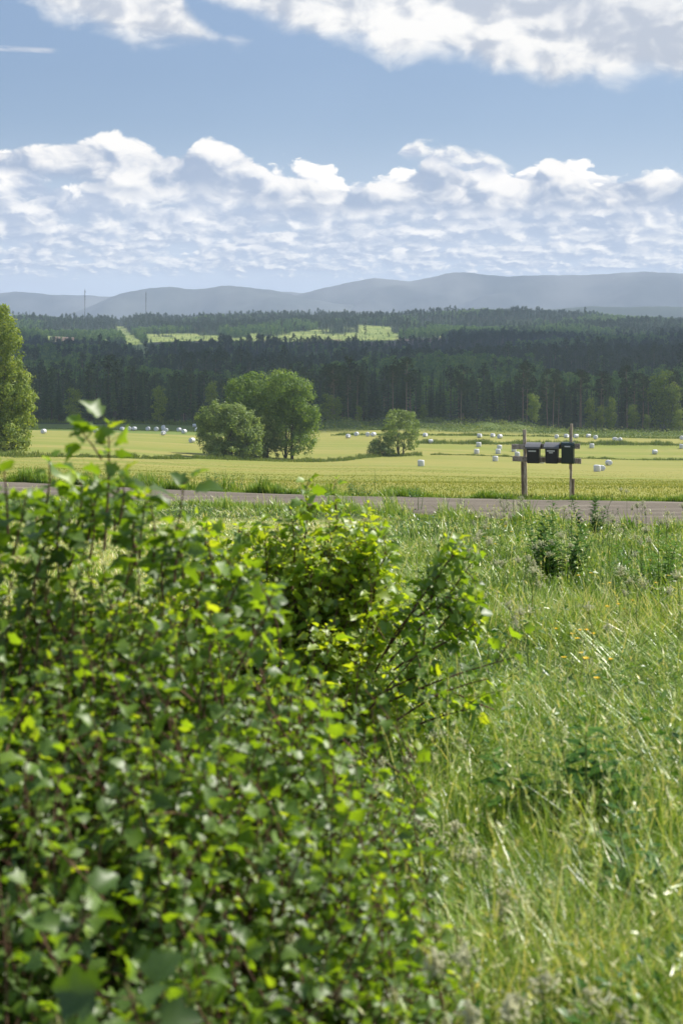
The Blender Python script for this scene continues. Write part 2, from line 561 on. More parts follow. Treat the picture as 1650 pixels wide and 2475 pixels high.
def gz(x, y):
    """height of the ground"""
    x = np.asarray(x, float); y = np.asarray(y, float)
    r = np.hypot(x, y)
    ang = np.arctan2(x, y)
    D = r * np.cos(np.minimum(np.abs(ang), 0.45))
    t = np.clip(np.tan(np.clip(ang, -0.45, 0.45)) / 0.24, -1.25, 1.25)
    hl, hm, hr = prof[0](D), prof[1](D), prof[2](D)
    wl, wr = sstep(-t, 0, 1), sstep(t, 0, 1)
    h = hl * wl + hr * wr + hm * (1 - wl - wr)
    back = sstep(np.abs(ang), 1.2, 2.2)
    h = h * (1 - back) + 1.75 * back
    z = CAM_Z - h
    far = sstep(D, 520, 1400)
    far = far * (1 - .75 * sstep(D, 1850, 2100) * (1 - sstep(D, 2600, 2800)) * sstep(t, -.72, -.6) * (1 - sstep(t, .2, .35)))
    z = z + far * (bumps(x, y, 900) * 5 + bumps(x + 300, y, 380) * 2.2) * (1 - sstep(D, 3500, 5000) * 0.5)
    ridge = sstep(D, 2300, 3100) * (1 - sstep(D, 3300, 4200))
    z = z + ridge * np.interp(t * 0.24 * F + PX0, [0, 250, 290, 345, 480, 700, 1000, 1060, 1250, 1500, 1650], [-6, -7, -13, -3, -4, 0, 0, 4, 2, -4, -11])
    nearb = sstep(D, 40, 70) * (1 - sstep(D, 430, 520))
    z = z + nearb * bumps(x, y, 60) * 0.07
    rough = sstep(D, 392, 412) * (1 - sstep(D, 470, 520)) * sstep(t, -0.25, 0.1)
    z = z + rough * (0.8 + 0.9 * bumps(x, y, 28)) * (1 - 0.6 * sstep(t, 0.45, 0.7))
    return z


def at(px, py, ymin=3.0, ymax=470.0):
    """where the sight line through a photo pixel meets the ground"""
    Y = np.exp(np.linspace(math.log(ymin), math.log(ymax), 6000))
    X = (px - PX0) / F * Y
    z = CAM_Z - (py - PY0) / F * Y
    hit = np.nonzero(z <= gz(X, Y))[0]
    k = hit[0] if len(hit) else len(Y) - 1
    return Vector((X[k], Y[k], float(gz(X[k], Y[k]))))


def px_of(x, y): return PX0 + F * x / y


# clearings on the far hillside: (photo x range, depth range)
def clear_mask(x, y):
    px = px_of(x, np.maximum(y, 1.0))
    w = bumps(x, y, 170) * 60
    D = y + w * 0.8
    m = np.zeros(np.shape(x))
    m = np.maximum(m, ((px > 345 + w * .15) & (px < 965) & (D > 2320 - 90 * ((px > 540) & (px < 860))) & (D < 2585 + np.clip((px - 600) * 0.25, 0, 60))))
    m = np.maximum(m, ((px > 866) & (px < 948 + w * .1) & (D > 2400) & (D < 2860)))
    m = np.maximum(m, ((px > 940) & (px < 1080) & (D > 2500) & (D < 2590)))
    cx = 288 + (3050 - D) * 0.045
    m = np.maximum(m, ((np.abs(px - cx) < 11 + 0.014 * (3050 - D)) & (D > 1500) & (D < 3120)))
    m = np.maximum(m, ((px > 60) & (px < 262) & (D > 2290) & (D < 2390)))
    return m


def brown_mask(x, y):
    px = px_of(x, np.maximum(y, 1.0))
    D = y + bumps(x, y, 170) * 45
    m = ((px > 380) & (px < 960) & (D > 2080) & (D < 2330)) | ((px > 955) & (px < 1075) & (D > 2150) & (D < 2420)) | ((px > 95) & (px < 250) & (D > 2240) & (D < 2290))
    return m.astype(float)


def pale_mask(x, y):
    """low green strips of young wood further down the slope"""
    px = px_of(x, np.maximum(y, 1.0))
    D = y + bumps(x, y, 170) * 45
    m = ((px > 540) & (px < 830) & (D > 1560) & (D < 1640)) | ((px > 830) & (px < 960) & (D > 1700) & (D < 1850)) | ((px > 280) & (px < 420) & (D > 1500) & (D < 1560))
    return m.astype(float)


def build_ground():
    fr = np.radians(np.arange(-18, 18.001, 0.14))
    rest = np.radians(np.arange(20, 340.1, 3.0))
    ang = np.concatenate([fr, rest])
    rad = np.concatenate([[0.4], np.geomspace(0.9, 9800, 430)])
    A, Rr = np.meshgrid(ang, rad)
    X = Rr * np.sin(A); Y = Rr * np.cos(A)
    Z = gz(X, Y)
    nr, na = X.shape
    me = bpy.data.meshes.new('ground')
    v = np.stack([X, Y, Z], -1).reshape(-1, 3)
    v = np.vstack([v, [[0, 0, float(gz(0.0, 0.1))]]])
    i = np.arange(nr - 1)[:, None] * na; k = np.arange(na)[None, :]; k2 = (k + 1) % na
    quads = np.stack([i + k, i + na + k, i + na + k2, i + k2], -1).reshape(-1, 4)[:, ::-1]
    me.vertices.add(len(v)); me.vertices.foreach_set('co', v.ravel().astype(np.float32))
    tris = np.stack([np.full(na, len(v) - 1), np.arange(na), (np.arange(na) + 1) % na], -1)[:, ::-1]
    nl = quads.size + tris.size
    me.loops.add(nl)
    me.loops.foreach_set('vertex_index', np.concatenate([quads.ravel(), tris.ravel()]).astype(np.int32))
    me.polygons.add(len(quads) + len(tris))
    ls = np.concatenate([np.arange(len(quads)) * 4, quads.size + np.arange(len(tris)) * 3])
    me.polygons.foreach_set('loop_start', ls.astype(np.int32))
    me.polygons.foreach_set('use_smooth', np.ones(len(ls), bool))
    me.update(calc_edges=True)
    x, y = v[:, 0], v[:, 1]
    t = x / np.maximum(y, 1)
    road_far = np.interp(x, [-30, -8.9, 0, 6.7, 30], [52, 37, 29.5, 27.8, 24])
    field = sstep(y, road_far + 0.2, road_far + 0.9) * (1 - sstep(y, 425, 432))
    forest = sstep(y, 425, 440)
    rough = sstep(y, 396, 404) * sstep(t, -0.03, 0.0) * (1 - forest)
    green = sstep(y, 349, 353) * (1 - sstep(t, -0.09, -0.05)) * (1 - forest)
    clr = clear_mask(x, y); brn = brown_mask(x, y); pal = pale_mask(x, y)
    plain_far = sstep(y, 3600, 5000)
    lawn = (1 - sstep(x - 0.02 * y, -0.4, 0.6)) * sstep(y, 8, 10) * (1 - sstep(y, 22, 24))
    for nm, arr in (('field', field), ('forest', forest), ('rough', rough), ('green', green), ('clearing', np.maximum(clr, pal * 0.5)), ('brown', brn), ('lawn', lawn)):
        at_ = me.attributes.new(nm, 'FLOAT', 'POINT')
        at_.data.foreach_set('value', np.asarray(arr, np.float32))
    m, T = new_mat('ground')
    g = T.new('ShaderNodeNewGeometry')
    pos = g.outputs['Position']
    n_f = T.noise(pos, 3.0, 6.0, 0.65)
    n_m = T.noise(pos, 0.25, 5.0, 0.6)
    mp = T.new('ShaderNodeMapping'); mp.inputs['Scale'].default_value = (0.012, 0.16, 0.0)
    mp.inputs['Rotation'].default_value = (0, 0, R(4))
    T.put(mp.inputs[0], pos)
    stripes = T.noise(mp.outputs[0], 1.0, 4.0, 0.6)
    mp2 = T.new('ShaderNodeMapping'); mp2.inputs['Scale'].default_value = (0.006, 0.035, 0.0)
    T.put(mp2.inputs[0], pos)
    bands = T.noise(mp2.outputs[0], 1.0, 3.0, 0.5)
    soil = T.mix(n_f, (0.02, 0.035, 0.01, 1), (0.055, 0.085, 0.02, 1))
    lawn_c = T.mix(n_f, (0.16, 0.20, 0.05, 1), (0.36, 0.34, 0.13, 1))
    fcol = T.mix(T.ss(bands, 0.36, 0.62), (0.185, 0.215, 0.042, 1), (0.25, 0.238, 0.062, 1))
    fcol = T.mix(T.mul(T.ss(stripes, 0.4, 0.68), 0.45), fcol, (0.33, 0.28, 0.10, 1))
    fcol = T.mix(T.mul(T.ss(n_m, 0.45, 0.75), 0.4), fcol, (0.165, 0.21, 0.04, 1))
    fcol = T.mix(T.mul(T.ss(n_f, 0.5, 0.8), 0.35), fcol, (0.16, 0.19, 0.03, 1))
    grn = T.mix(n_m, (0.10, 0.15, 0.03, 1), (0.17, 0.215, 0.05, 1))
    rgh = T.mix(n_m, (0.05, 0.085, 0.02, 1), (0.13, 0.17, 0.045, 1))
    n_t = T.noise(pos, 0.03, 6.0, 0.65)
    fst = T.mix(n_t, (0.025, 0.04, 0.015, 1), (0.055, 0.08, 0.025, 1))
    clc = T.mix(T.ss(n_t, 0.35, 0.65), (0.15, 0.21, 0.045, 1), (0.32, 0.35, 0.11, 1))
    brc = T.mix(T.ss(n_t, 0.35, 0.65), (0.11, 0.07, 0.05, 1), (0.21, 0.15, 0.11, 1))
    c = T.mix(attr(T, 'lawn'), soil, lawn_c)
    c = T.mix(attr(T, 'field'), c, fcol)
    c = T.mix(attr(T, 'green'), c, grn)
    c = T.mix(attr(T, 'rough'), c, rgh)
    c = T.mix(attr(T, 'forest'), c, fst)
    c = T.mix(attr(T, 'clearing'), c, clc)
    c = T.mix(attr(T, 'brown'), c, brc)
    finish(T, principled(T, c, 0.9, 0.1, bump(T, n_f, 0.6, 0.05)))
    me.materials.append(m)
    o = bpy.data.objects.new('ground', me)
    col.objects.link(o)
    tag(o, kind='structure')


build_ground()

# road: a strip of old asphalt crossing from far left to near right
def road_far(x): return np.interp(x, [-60, -30, -8.9, 0, 6.7, 14, 40], [76, 55, 37, 29.6, 27.9, 26.2, 22])
def road_near(x): return np.interp(x, [-60, -30, -7.2, 0, 4.8, 14, 40], [68, 47, 30, 25.3, 20.6, 17, 11])


def build_road():
    xs = np.arange(-45, 32, 0.25)
    s = np.linspace(0, 1, 15)
    ker = np.ones(13) / 13
    f_ = np.convolve(np.pad(road_far(xs), 6, mode='edge'), ker, 'valid'); n_ = np.convolve(np.pad(road_near(xs), 6, mode='edge'), ker, 'valid')
    r_ = np.random.default_rng(5)
    n_ = n_ + np.convolve(np.pad(r_.normal(0, 0.55, len(xs)), 2, mode='edge'), np.ones(5) / 5, 'valid')
    f_ = f_ + np.convolve(np.pad(r_.normal(0, 0.22, len(xs)), 2, mode='edge'), np.ones(5) / 5, 'valid')
    Xg = np.repeat(xs[:, None], 15, 1)
    Yg = n_[:, None] * (1 - s) + f_[:, None] * s
    Zg = gz(Xg, Yg) + 0.03 + 0.05 * np.sin(s * np.pi)[None, :]
    Zg[:, 0] -= 0.12; Zg[:, -1] -= 0.12
    v = np.stack([Xg, Yg, Zg], -1).reshape(-1, 3)
    i = np.arange(len(xs) - 1)[:, None] * 15; k = np.arange(14)[None, :]
    q = np.stack([i + k, i + 15 + k, i + 16 + k, i + 1 + k], -1).reshape(-1, 4)
    m, T = new_mat('old_asphalt')
    g = T.new('ShaderNodeNewGeometry')
    n1 = T.noise(g.outputs['Position'], 14.0, 7.0, 0.75)
    mp = T.new('ShaderNodeMapping'); mp.inputs['Scale'].default_value = (0.35, 2.4, 0.0); mp.inputs['Rotation'].default_value = (0, 0, R(14))
    T.put(mp.inputs[0], g.outputs['Position'])
    n2 = T.noise(mp.outputs[0], 1.0, 6.0, 0.7)
    c = T.mix(n1, (0.08, 0.068, 0.053, 1), (0.21, 0.182, 0.145, 1))
    c = T.mix(T.ss(n2, 0.5, 0.68), c, (0.26, 0.228, 0.185, 1))
    c = T.mix(T.mul(T.ss(n2, 0.42, 0.33), 0.7), c, (0.05, 0.046, 0.045, 1))
    finish(T, principled(T, c, 0.95, 0.08, bump(T, n1, 1.0, 0.02)))
    o = MB().add(v, q[:, ::-1]).build('road', m, smooth=True)
    tag(o, kind='structure')


build_road()

# far mountains, three ranges one behind the other
def build_mountain(name, pts, Y0, depth, seed, foot, c0, c1, snow):
    r_ = np.random.default_rng(seed)
    px = np.arange(pts[0][0], pts[-1][0] + 1, 6.0)
    py = np.interp(px, [p[0] for p in pts], [p[1] for p in pts])
    ker = np.hanning(15); ker /= ker.sum()
    py = np.convolve(np.pad(py, 7, mode='edge'), ker, 'valid')
    for wl, am in ((160, 1.2), (60, 0.6), (24, 0.35)):
        py = py + am * np.sin(px / wl * 6.28 + r_.uniform(0, 6)) * r_.uniform(.6, 1)
    X = (px - PX0) / F * Y0
    crest = CAM_Z + (PY0 - py) / F * Y0
    rows = np.linspace(-1, 1, 61)
    XX = np.repeat(X[None], 61, 0)
    YY = Y0 + rows[:, None] * depth + 0 * XX
    fall = 1 - np.abs(rows[:, None]) ** 1.35
    gul = bumps(XX * 1.0 + seed * 999, YY * 0.6, 900) * 0.5 + bumps(XX + seed * 99, YY, 420) * 0.3
    side = 4 * fall * (1 - fall)
    ZZ = foot + (crest[None] - foot) * np.clip(fall * (1 + 0.16 * gul * side), 0, 1)
    v = np.stack([XX, YY, ZZ], -1).reshape(-1, 3)
    n = len(px)
    i = np.arange(60)[:, None] * n; k = np.arange(n - 1)[None]
    q = np.stack([i + k, i + k + 1, i + n + k + 1, i + n + k], -1).reshape(-1, 4)
    m, T = new_mat(name)
    g = T.new('ShaderNodeNewGeometry')
    nz = T.noise(g.outputs['Position'], 0.0022, 7.0, 0.6)
    n3 = T.noise(g.outputs['Position'], 0.008, 4.0, 0.6)
    sp = T.new('ShaderNodeSeparateXYZ'); T.put(sp.inputs[0], g.outputs['Position'])
    c = T.mix(T.ss(nz, 0.35, 0.65), c4(c0), c4(c1))
    if snow:
        sf = T.mul(T.ss(n3, 0.735, 0.75), T.ss(sp.outputs[2], snow, snow + 60))
        c = T.mix(sf, c, (0.75, 0.77, 0.8, 1))
    finish(T, principled(T, c, 0.95, 0.05))
    o = MB().add(v, q).build(name, m, smooth=True)
    tag(o, kind='structure')


build_mountain('mountain', [(-1500, 700), (-600, 690), (-200, 712), (0, 708), (60, 706), (150, 713), (240, 716), (300, 716), (400, 720), (620, 706), (735, 707), (800, 720), (1000, 740)],
               8200, 1000, 1, -90, (0.035, 0.042, 0.040), (0.14, 0.14, 0.13), 230)
build_mountain('mountain', [(150, 765), (235, 735), (280, 712), (330, 700), (410, 693), (470, 700), (500, 696), (545, 690), (600, 695), (660, 700), (740, 722), (900, 745), (1100, 760)],
               7300, 800, 2, -90, (0.028, 0.038, 0.034), (0.12, 0.125, 0.11), 0)
build_mountain('mountain', [(520, 765), (640, 735), (745, 706), (830, 684), (905, 672), (990, 680), (1050, 669), (1105, 656), (1150, 660), (1220, 670), (1300, 664), (1400, 666), (1480, 660),
                            (1560, 657), (1650, 660), (1900, 672), (2300, 660), (3000, 690)], 7600, 900, 3, -90, (0.03, 0.038, 0.036), (0.14, 0.14, 0.128), 200)
build_mountain('hills', [(700, 775), (900, 760), (1000, 753), (1150, 751), (1290, 749), (1430, 741), (1560, 742), (1650, 741), (1900, 738), (2600, 745)], 5300, 500, 4, -80, (0.03, 0.045, 0.03), (0.06, 0.08, 0.05), 0)

# ------------------------------------------------------------------ tree makers
def spruce_mb(seed, H=20.0, wide=2.4, whorls=26, per=9, twigs=3, bare=0.06):
    r = np.random.default_rng(seed)
    cr = MB()
    for w in range(whorls):
        f = w / (whorls - 1)
        z = H * (bare + (1 - bare - 0.01) * f ** 0.92)
        rad = wide * (1 - f) ** 0.8 * (0.9 + 0.2 * r.random()) + 0.10
        n = max(4, int(per * (1 - 0.45 * f)))
        a0 = r.uniform(0, 6.28)
        for k in range(n):
            a = a0 + k * 6.283 / n + r.normal(0, 0.18)
            L = rad * r.uniform(0.65, 1.12)
            dirv = np.array([math.cos(a), math.sin(a), 0]); per_ = np.array([-math.sin(a), math.cos(a), 0])
            dr = -0.30 * L * r.uniform(0.6, 1.4)
            zz = z + r.normal(0, H * 0.006)
            b = np.array([0, 0, zz]); mid = b + dirv * L * 0.55 + np.array([0, 0, dr * 0.55]); tip = b + dirv * L + np.array([0, 0, dr * 0.75])
            wd = 0.26 * L + 0.10
            tn = np.clip(0.15 + 0.55 * r.random(), 0, 1)
            ti = [tn * .6, tn, tn, tn + .3]
            cr.add([b, mid + per_ * wd + [0, 0, -.12 * L], mid - per_ * wd + [0, 0, -.12 * L], tip], [(0, 2, 3), (0, 3, 1)], ti)
            for q in range(twigs):
                s = 0.3 + 0.7 * (q + r.random()) / twigs
                p = b + (tip - b) * s
                sd = per_ * (wd * (1.1 - 0.5 * s)) * (1 if r.random() < .5 else -1)
                cr.add([p, p + sd * 1.1 + [0, 0, -.22 * L * r.random() - .1], p + dirv * .22 * L + sd * .3 + [0, 0, -.30 * L * r.random() - .15]], [(0, 1, 2)], [tn * .7, tn, tn + .25])
    cr.add([[0.12, 0, H * .955], [-.12, 0, H * .955], [0, 0, H * 1.01], [0, .12, H * .955], [0, -.12, H * .955]], [(0, 1, 2), (3, 4, 2)], 0.5)
    tr = MB().tube([[0, 0, -0.5], [0, 0, H * .35], [0, 0, H * .97]], [H * .013, H * .009, .02], 6)
    return tr, cr


def leaf_cloud(mb, r, centres, radii, n, size, shell=0.78, sub=26, subr=0.24, tmin=0.0, flat=0.0, bias=None):
    """leaves gathered in clumps over a set of ellipsoids"""
    centres = np.asarray(centres, float); radii = np.asarray(radii, float)
    area = (radii[:, 0] * radii[:, 2] + radii[:, 0] * radii[:, 1]); share = area / area.sum()
    V, Tt, Fc = [], [], []
    for c, ra, sh in zip(centres, radii, share):
        m = max(30, int(n * sh))
        d = r.normal(size=(sub, 3)); d[:, 2] += 0.25; d /= np.linalg.norm(d, axis=1, keepdims=True)
        depth = shell + (1.2 - shell) * r.random(sub) ** 0.9
        sc = c + d * ra * depth[:, None]
        pick = r.integers(0, sub, m)
        stint = r.normal(0, 0.12, sub)
        off = r.normal(size=(m, 3)) * (ra * subr)
        p = sc[pick] + off
        out = (p - c) / ra
        k = np.linalg.norm(out, axis=1)
        p = np.where((k > 1.46)[:, None], c + out / k[:, None] * ra * 1.42, p)
        loc_ = off / (ra * subr)
        nrm = out / (np.linalg.norm(out, axis=1, keepdims=True) + 1e-6) * 0.45 + loc_ * .85 + r.normal(size=(m, 3)) * 0.45 + [0, 0, .25]
        nrm /= np.linalg.norm(nrm, axis=1, keepdims=True)
        a = np.cross(nrm, r.normal(size=(m, 3))); a /= np.linalg.norm(a, axis=1, keepdims=True) + 1e-6
        b = np.cross(nrm, a)
        L = size * r.uniform(0.6, 1.35, m)[:, None]
        q = np.stack([p - a * L * .6, p + b * L * .36 + nrm * L * .1, p + a * L * .6, p - b * L * .36 + nrm * L * .1], 1)
        V.append(q.reshape(-1, 3))
        tt = np.clip(0.5 + stint[pick] + r.normal(0, 0.16, m), tmin, 1)
        Tt.append(np.repeat(tt, 4))
    v = np.concatenate(V); t = np.concatenate(Tt)
    f = np.arange(len(v)).reshape(-1, 4)
    mb.add(v, f, t)
    return mb


def broad_tree(seed, centres, radii, n, size, stems=((0, 0),), trunk=0.3, sub=26, subr=0.22, shell=0.72):
    r = np.random.default_rng(seed)
    cr = leaf_cloud(MB(), r, centres, radii, n, size, shell, sub, subr)
    tr = MB()
    for (sx_, sy_) in stems:
        best = sorted(range(len(centres)), key=lambda i: abs(centres[i][0] - sx_) + abs(centres[i][1] - sy_) * .3)
        for j, i in enumerate(best[:7]):
            c = np.array(centres[i], float)
            fork = np.array([sx_ + (c[0] - sx_) * .18, sy_ + (c[1] - sy_) * .18, c[2] * .42])
            tip = c + np.array([0, 0, radii[i][2] * .3])
            w = trunk * (1 if j == 0 else .45)
            mid = (fork + tip) / 2 + r.normal(0, .25, 3)
            tr.tube([[sx_, sy_, -.4], (np.array([sx_, sy_, 0]) + fork) / 2 + r.normal(0, .05, 3), fork, mid, tip], [w * 1.25, w, w * .75, w * .45, w * .1], 7)
    return tr, cr


def pine_mb(seed, H=22.0, crown=0.45, wide=2.6, lean=0.02, dead=6):
    r = np.random.default_rng(seed)
    tr, cr = MB(), MB()
    zs = np.linspace(-.5, H * .97, 9)
    path = np.stack([lean * zs + np.cumsum(r.normal(0, .06, 9)), np.cumsum(r.normal(0, .06, 9)), zs], -1)
    tr.tube(path, np.linspace(H * .0105, .05, 9), 7)
    C, Rr = [], []
    nb = int(16 + 10 * crown)
    for k in range(nb):
        f = 1 - crown + crown * (k + .5) / nb
        z = f * H
        base = np.array([np.interp(z, zs, path[:, 0]), np.interp(z, zs, path[:, 1]), z])
        a = r.uniform(0, 6.28)
        g = (f - (1 - crown)) / crown
        L = wide * (0.55 + .75 * math.sin(min(1, g * .95 + .12) * math.pi) ** .7) * r.uniform(.55, 1.05)
        tip = base + np.array([math.cos(a) * L, math.sin(a) * L, L * r.uniform(.05, .45)])
        tr.tube([base, (base + tip) / 2 + [0, 0, -.1], tip], [.07, .05, .02], 5)
        C.append(tip); Rr.append([r.uniform(.7, 1.25) * wide * .36, r.uniform(.7, 1.25) * wide * .36, wide * .24])
        if r.random() < .6:
            C.append((base + tip) / 2 + [0, 0, .3]); Rr.append([wide * .26, wide * .26, wide * .2])
    C.append(path[-1] + [0, 0, -.2]); Rr.append([wide * .4, wide * .4, wide * .38])
    for k in range(dead):
        z = H * r.uniform(.3, 1 - crown)
        base = np.array([np.interp(z, zs, path[:, 0]), np.interp(z, zs, path[:, 1]), z])
        a = r.uniform(0, 6.28)
        tr.tube([base, base + [math.cos(a) * 1.1, math.sin(a) * 1.1, r.uniform(-.3, .2)]], [.04, .012], 4)
    leaf_cloud(cr, r, C, Rr, 2600, .34, .55, 9, .30)
    return tr, cr


def birch_mb(seed, H=12.0, wide=2.3, n=2600, size=.36, low=.12):
    r = np.random.default_rng(seed)
    C, Rr = [], []
    k_ = 13
    for k in range(k_):
        f = (k + .5) / k_
        z = H * (low + (1 - low) * f)
        w = wide * (math.sin((.13 + f * .74) * math.pi) ** .6 + .04)
        a = r.uniform(0, 6.28)
        C.append([math.cos(a) * w * .42, math.sin(a) * w * .42, z]); Rr.append([w * .72 + .15, w * .72 + .15, H * .095])
    cr = leaf_cloud(MB(), r, C, Rr, n, size, .6, 14, .28)
    tr = MB().tube([[0, 0, -.4], [.1, 0, H * .3], [0, .1, H * .6], [.05, 0, H * .95]], [H * .012, H * .009, H * .006, .02], 6)
    for c in C[1::2]:
        tr.tube([[.05, .03, max(.6, c[2] - 1.0)], c], [.06, .02], 4)
    return tr, cr


def join_mesh(name, mb1, m1, mb2, m2):
    a = MB()
    a.v, a.f, a.t, a.n = list(mb1.v), list(mb1.f), list(mb1.t), mb1.n
    n1 = sum(len(x) for x in mb1.f)
    for v, t in zip(mb2.v, mb2.t):
        pass
    for f in mb2.f:
        a.f.append(f + mb1.n)
    a.v += mb2.v; a.t += mb2.t; a.n += mb2.n
    me = a.mesh(name, m1)
    me.materials.append(m2)
    idx = np.zeros(len(me.polygons), np.int32); idx[n1:] = 1
    me.polygons.foreach_set('material_index', idx)
    return me


def tree_thing(name, tr, tm, cr, cm, loc, rz, sc, label, cat, group=None):
    e = empty(name, loc, rz, sc)
    tr.build('trunk', tm, e, True)
    cr.build('crown', cm, e)
    return tag(e, label, cat, group)


# ------------------------------------------------------------------ front of the forest: every tree a thing
def taken(x, y, L, dmin):
    return any((x - a) ** 2 + (y - b) ** 2 < dmin ** 2 for a, b in L)


spots = []
r = np.random.default_rng(21)
protos = {}


def forest_tree(kind, k, x, y, sc, label, group):
    key = (kind, k)
    z = float(gz(x, y)) - .1
    rz = r.uniform(0, 6.28)
    if key not in protos:
        if kind == 'spruce_tree':
            tr, cr = spruce_mb(100 + k, 20, [2.5, 2.1, 2.9, 2.3, 1.9][k], 30, 10, 3, [.05, .12, .04, .22, .3][k]); tm, cm, cat = M_BARK, M_SPRUCE, 'spruce'
        elif kind == 'pine_tree':
            tr, cr = pine_mb(200 + k, 22, [.42, .5, .34, .55][k], [2.6, 2.3, 2.2, 3.0][k], [.02, -.02, .04, 0][k], 7); tm, cm, cat = M_PINEBARK, M_PINE, 'pine'
        else:
            tr, cr = birch_mb(300 + k, 12, [2.6, 2.1, 1.7][k], 2600, .42); tm, cm, cat = M_BIRCHBARK, M_BIRCH, 'birch'
        protos[key] = tree_thing(kind, tr, tm, cr, cm, (x, y, z), rz, sc, label, cat, group)
        o = protos[key]
    else:
        o = copy_tree(protos[key])
        o.location = (x, y, z); o.rotation_euler = (0, 0, rz); o.scale = (sc, sc, sc)
        o['label'] = label
    spots.append((x, y))
    return o


def put_px(px, y): return (px - PX0) / F * y


PG, SG, BG = 'pines along the forest edge', 'dark spruces along the forest edge', 'leafy trees along the forest edge'
# pines that can be told apart in the photo: photo x, depth, height in metres, variant, label
for px, y, hh, k, lab in [
    (982, 446, 20.5, 2, 'tall thin pine with a bare leaning trunk behind the lone small field tree'),
    (808, 448, 19.0, 0, 'reddish pine with a high crown just right of the large round field tree'),
    (1262, 452, 19.5, 1, 'pale trunked pine above the left post of the mailbox rack'),
    (1272, 462, 21.0, 3, 'broad pine with drooping crown just left of the mailboxes'),
    (1322, 452, 18.5, 3, 'bushy pine rising directly over the middle mailbox'),
    (1335, 449, 17.0, 2, 'slim pine with pale trunk rising over the right hand mailbox'),
    (1552, 451, 18.0, 1, 'pine with pale layered branches left of the tallest leafy tree at the right edge'),
    (1112, 444, 15.0, 2, 'pale thin dead looking pine standing out of the scrub midway along the forest edge'),
    (1400, 455, 18.5, 0, 'pine with reddish trunk right of the mailbox rack'),
    (1515, 459, 20.0, 2, 'pine with a thin crown above the young birches'),
    (862, 455, 17.5, 2, 'pine with bare lower trunk left of the lone small field tree'),
]:
    forest_tree('pine_tree', k, put_px(px, y), y, hh / 22, lab, PG)
for px, y, hh, k, lab in [
    (178, 436, 10.5, 0, 'rounded grey green birch at the forest foot right of the willow at the frame edge'),
    (383, 437, 11.0, 1, 'pale birch against dark spruces midway between the two field tree groups'),
    (512, 441, 12.5, 1, 'grey green birch behind the left flank of the tall willow bush'),
    (1475, 438, 10.0, 2, 'pointed young birch right of the mailboxes at the forest foot'),
    (1450, 441, 7.5, 2, 'short young birch tucked beside the pointed birch'),
    (1425, 443, 9.5, 1, 'feathery young birch nearest the mailbox rack on its right'),
    (1528, 440, 7.5, 0, 'low spreading birch under the pale layered pine'),
    (1603, 446, 18.5, 0, 'tallest sunlit leafy tree close to the right frame edge'),
    (1625, 442, 15.0, 1, 'sunlit birch leaning out beside the tallest leafy tree'),
    (1285, 437, 9.0, 0, 'dark rounded leafy tree directly left of the mailbox rack posts'),
    (792, 441, 9.5, 0, 'leafy tree at the forest foot touching the large field tree'),
    (865, 434, 5.0, 0, 'low round sallow in scrub left of the lone small tree'),
    (815, 436, 7.0, 1, 'thin pale birch in scrub right of the large field tree'),
    (1022, 438, 5.0, 0, 'low dark sallow just right of the lone small tree'),
    (1560, 437, 5.0, 0, 'low sallow at the field edge below the pale layered pine'),
    (1640, 436, 7.0, 0, 'dark bushy birch cut by the right frame edge'),
]:
    forest_tree('birch_tree', k, put_px(px, y), y, hh / 12, lab, BG)
n = 0
while n < 20:
    px = r.uniform(560, 1950); y = r.uniform(446, 478); x = put_px(px, y)
    if taken(x, y, spots, 3.0) or px < 620: continue
    forest_tree('pine_tree', int(r.integers(0, 4)), x, y, r.uniform(.70, .86), 'pine with a bare reddish trunk among spruces at the forest edge', PG); n += 1
n = 0
while n < 225:
    px = r.uniform(-330, 1980); y = 446 + 56 * r.random() ** 1.15; x = put_px(px, y)
    if taken(x, y, spots, 2.6): continue
    if px > 780 and y < 456: continue
    forest_tree('spruce_tree', int(r.choice(5, p=[.3, .25, .2, .13, .12])), x, y, r.uniform(.62, .93), 'dark narrow spruce standing close among its neighbours at the forest edge', SG); n += 1

